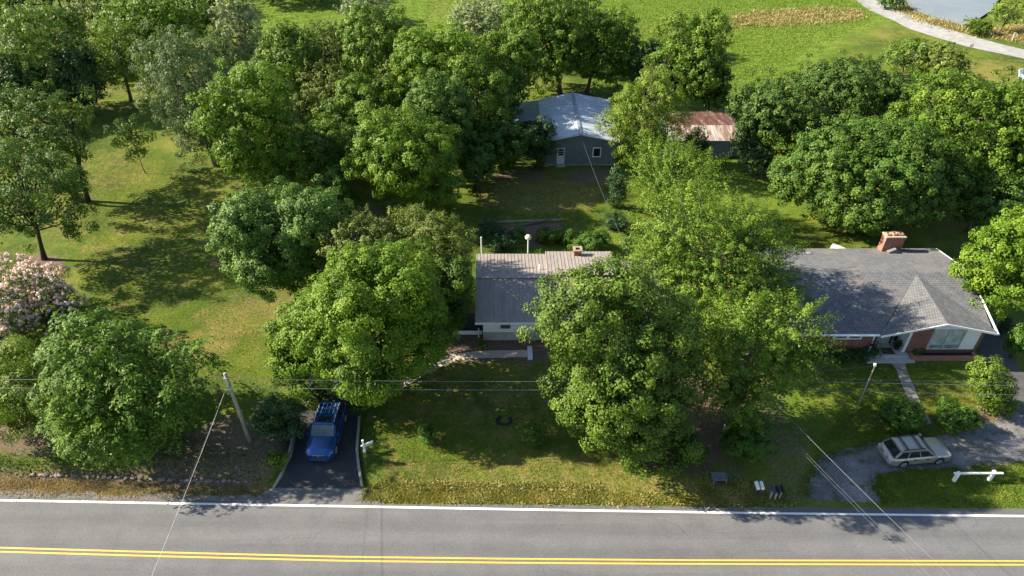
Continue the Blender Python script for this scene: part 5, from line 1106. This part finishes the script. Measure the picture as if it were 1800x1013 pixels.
# ================================================================== GRASS STUFF
def blades(name, polys, n, hgt_, wd, cols, seed, lean=.5, soft=0.0):
    rng = np.random.default_rng(seed); pts = []
    for poly, share in polys:
        P = [G(*p) for p in poly]; a = np.array(P)[:, :2]; lo, hi = a.min(0), a.max(0); need = int(n*share); got = []
        while sum(map(len, got)) < need:
            q = rng.uniform(lo, hi, (need*2, 2)); got.append(q[inpoly(q[:, 0], q[:, 1], P)])
        pts.append(np.concatenate(got)[:need])
    q = np.concatenate(pts); N = len(q); q = q+rng.normal(0, soft, (N, 2))*np.array([1.5, 1])
    clump = np.sin(q[:, 0]*2.1)*np.sin(q[:, 1]*2.7+q[:, 0])*.5+.5
    h = hgt_*rng.uniform(.5, 1.2, N)*(.6+.6*clump); z = hgt(q[:, 0], q[:, 1])
    d = rng.uniform(0, 6.283, N); T_ = unit(np.stack([np.cos(d)*lean, np.sin(d)*lean, np.ones(N)], -1)+rng.normal(0, .15, (N, 3)))
    P = np.stack([q[:, 0], q[:, 1], z], -1)+T_*(h*.5)[:, None]; e = rng.uniform(0, 6.283, N); Nn = unit(np.stack([np.cos(e), np.sin(e), np.full(N, .3)], -1))
    V = leaves(P, Nn, T_, h, wd*rng.uniform(.6, 1.4, N))
    o = npmesh(name, V, np.arange(len(V)).reshape(-1, 4), leafmat('blade_'+name, *cols, trans=.25), np.clip(.5*clump+.5*rng.random(N), 0, 1)); return setp(o, kind='stuff')
GR = ((.13, .16, .03), (.29, .3, .075), (.52, .48, .2))
blades('roadside_grass', [([(640, 866), (900, 869), (1200, 872), (1385, 874), (1385, 886), (1200, 885), (900, 882), (642, 879)], .7), ([(660, 852), (1060, 856), (1060, 866), (650, 864)], .2), ([(1240, 840), (1330, 850), (1330, 872), (1230, 868)], .1)], 30000, .24, .05, GR, 1, 1.5, soft=.16)
blades('bank_weeds', [([(-40, 800), (250, 812), (330, 770), (440, 800), (460, 845), (300, 840), (-40, 836)], 1)], 3500, .18, .06, ((.03, .06, .01), (.08, .12, .02), (.2, .2, .06)), 9, 1.3, soft=.4)
blades('drive_edge_weeds', [([(1408, 872), (1418, 838), (1446, 800), (1540, 774), (1560, 780), (1460, 808), (1432, 842), (1425, 872)], .4), ([(1550, 880), (1530, 858), (1545, 832), (1610, 822), (1800, 812), (1800, 820), (1610, 832), (1552, 842), (1545, 860), (1562, 880)], .35), ([(1550, 795), (1750, 785), (1750, 793), (1560, 806)], .25)], 7000, .12, .05, ((.04, .075, .01), (.1, .15, .022), (.2, .22, .06)), 12, 1.6, soft=.18)
blades('verge_grass', [([(1535, 838), (1620, 830), (1860, 822), (1880, 892), (1545, 890), (1525, 865)], .8), ([(1500, 700), (1545, 690), (1545, 770), (1440, 780)], .2)], 22000, .13, .045, ((.045, .09, .01), (.12, .19, .022), (.25, .29, .06)), 2, 1.6, soft=.2)
blades('dry_straw', [([(-60, 846), (120, 842), (300, 858), (460, 862), (462, 872), (300, 874), (-60, 868)], 1)], 9000, .26, .03, ((.14, .11, .055), (.33, .27, .14), (.54, .47, .28)), 3, 2.4, soft=.25)
blades('tall_dry_grass', [([(1272, 50), (1300, 25), (1440, 14), (1520, 20), (1505, 38), (1400, 44)], .4), ([(1690, 60), (1800, 44), (1880, 60), (1880, 90), (1790, 72)], .25), ([(1575, 2), (1590, 2), (1612, 26), (1692, 50), (1688, 56), (1608, 34)], .15)], 16000, .7, .1, ((.14, .14, .04), (.28, .245, .095), (.46, .4, .2)), 4, 1.1, soft=.7)
blades('meadow_grass', [([(1045, 0), (1500, -4), (1540, 30), (1480, 60), (1390, 110), (1330, 185), (1060, 190)], .75), ([(450, -5), (1040, -5), (1040, 50), (460, 70)], .25)], 80000, .32, .08, ((.06, .12, .012), (.12, .2, .02), (.2, .26, .045)), 5, 1.5, soft=1.0)
blades('lawn_grass', [([(640, 640), (1000, 620), (1080, 700), (1280, 850), (660, 852), (638, 800)], .34), ([(90, 280), (170, 200), (330, 300), (400, 470), (500, 560), (470, 690), (330, 690), (160, 520)], .4), ([(1420, 640), (1700, 632), (1720, 740), (1640, 760), (1440, 775)], .16), ([(830, 300), (1080, 310), (1090, 400), (830, 400)], .1)], 110000, .1, .035, ((.04, .07, .009), (.1, .13, .02), (.22, .205, .06)), 6, 1.2, soft=.8)

tot = sum(t[-1] for t in TREES)
print('LEAVES', tot)
for t in TREES: print(t)
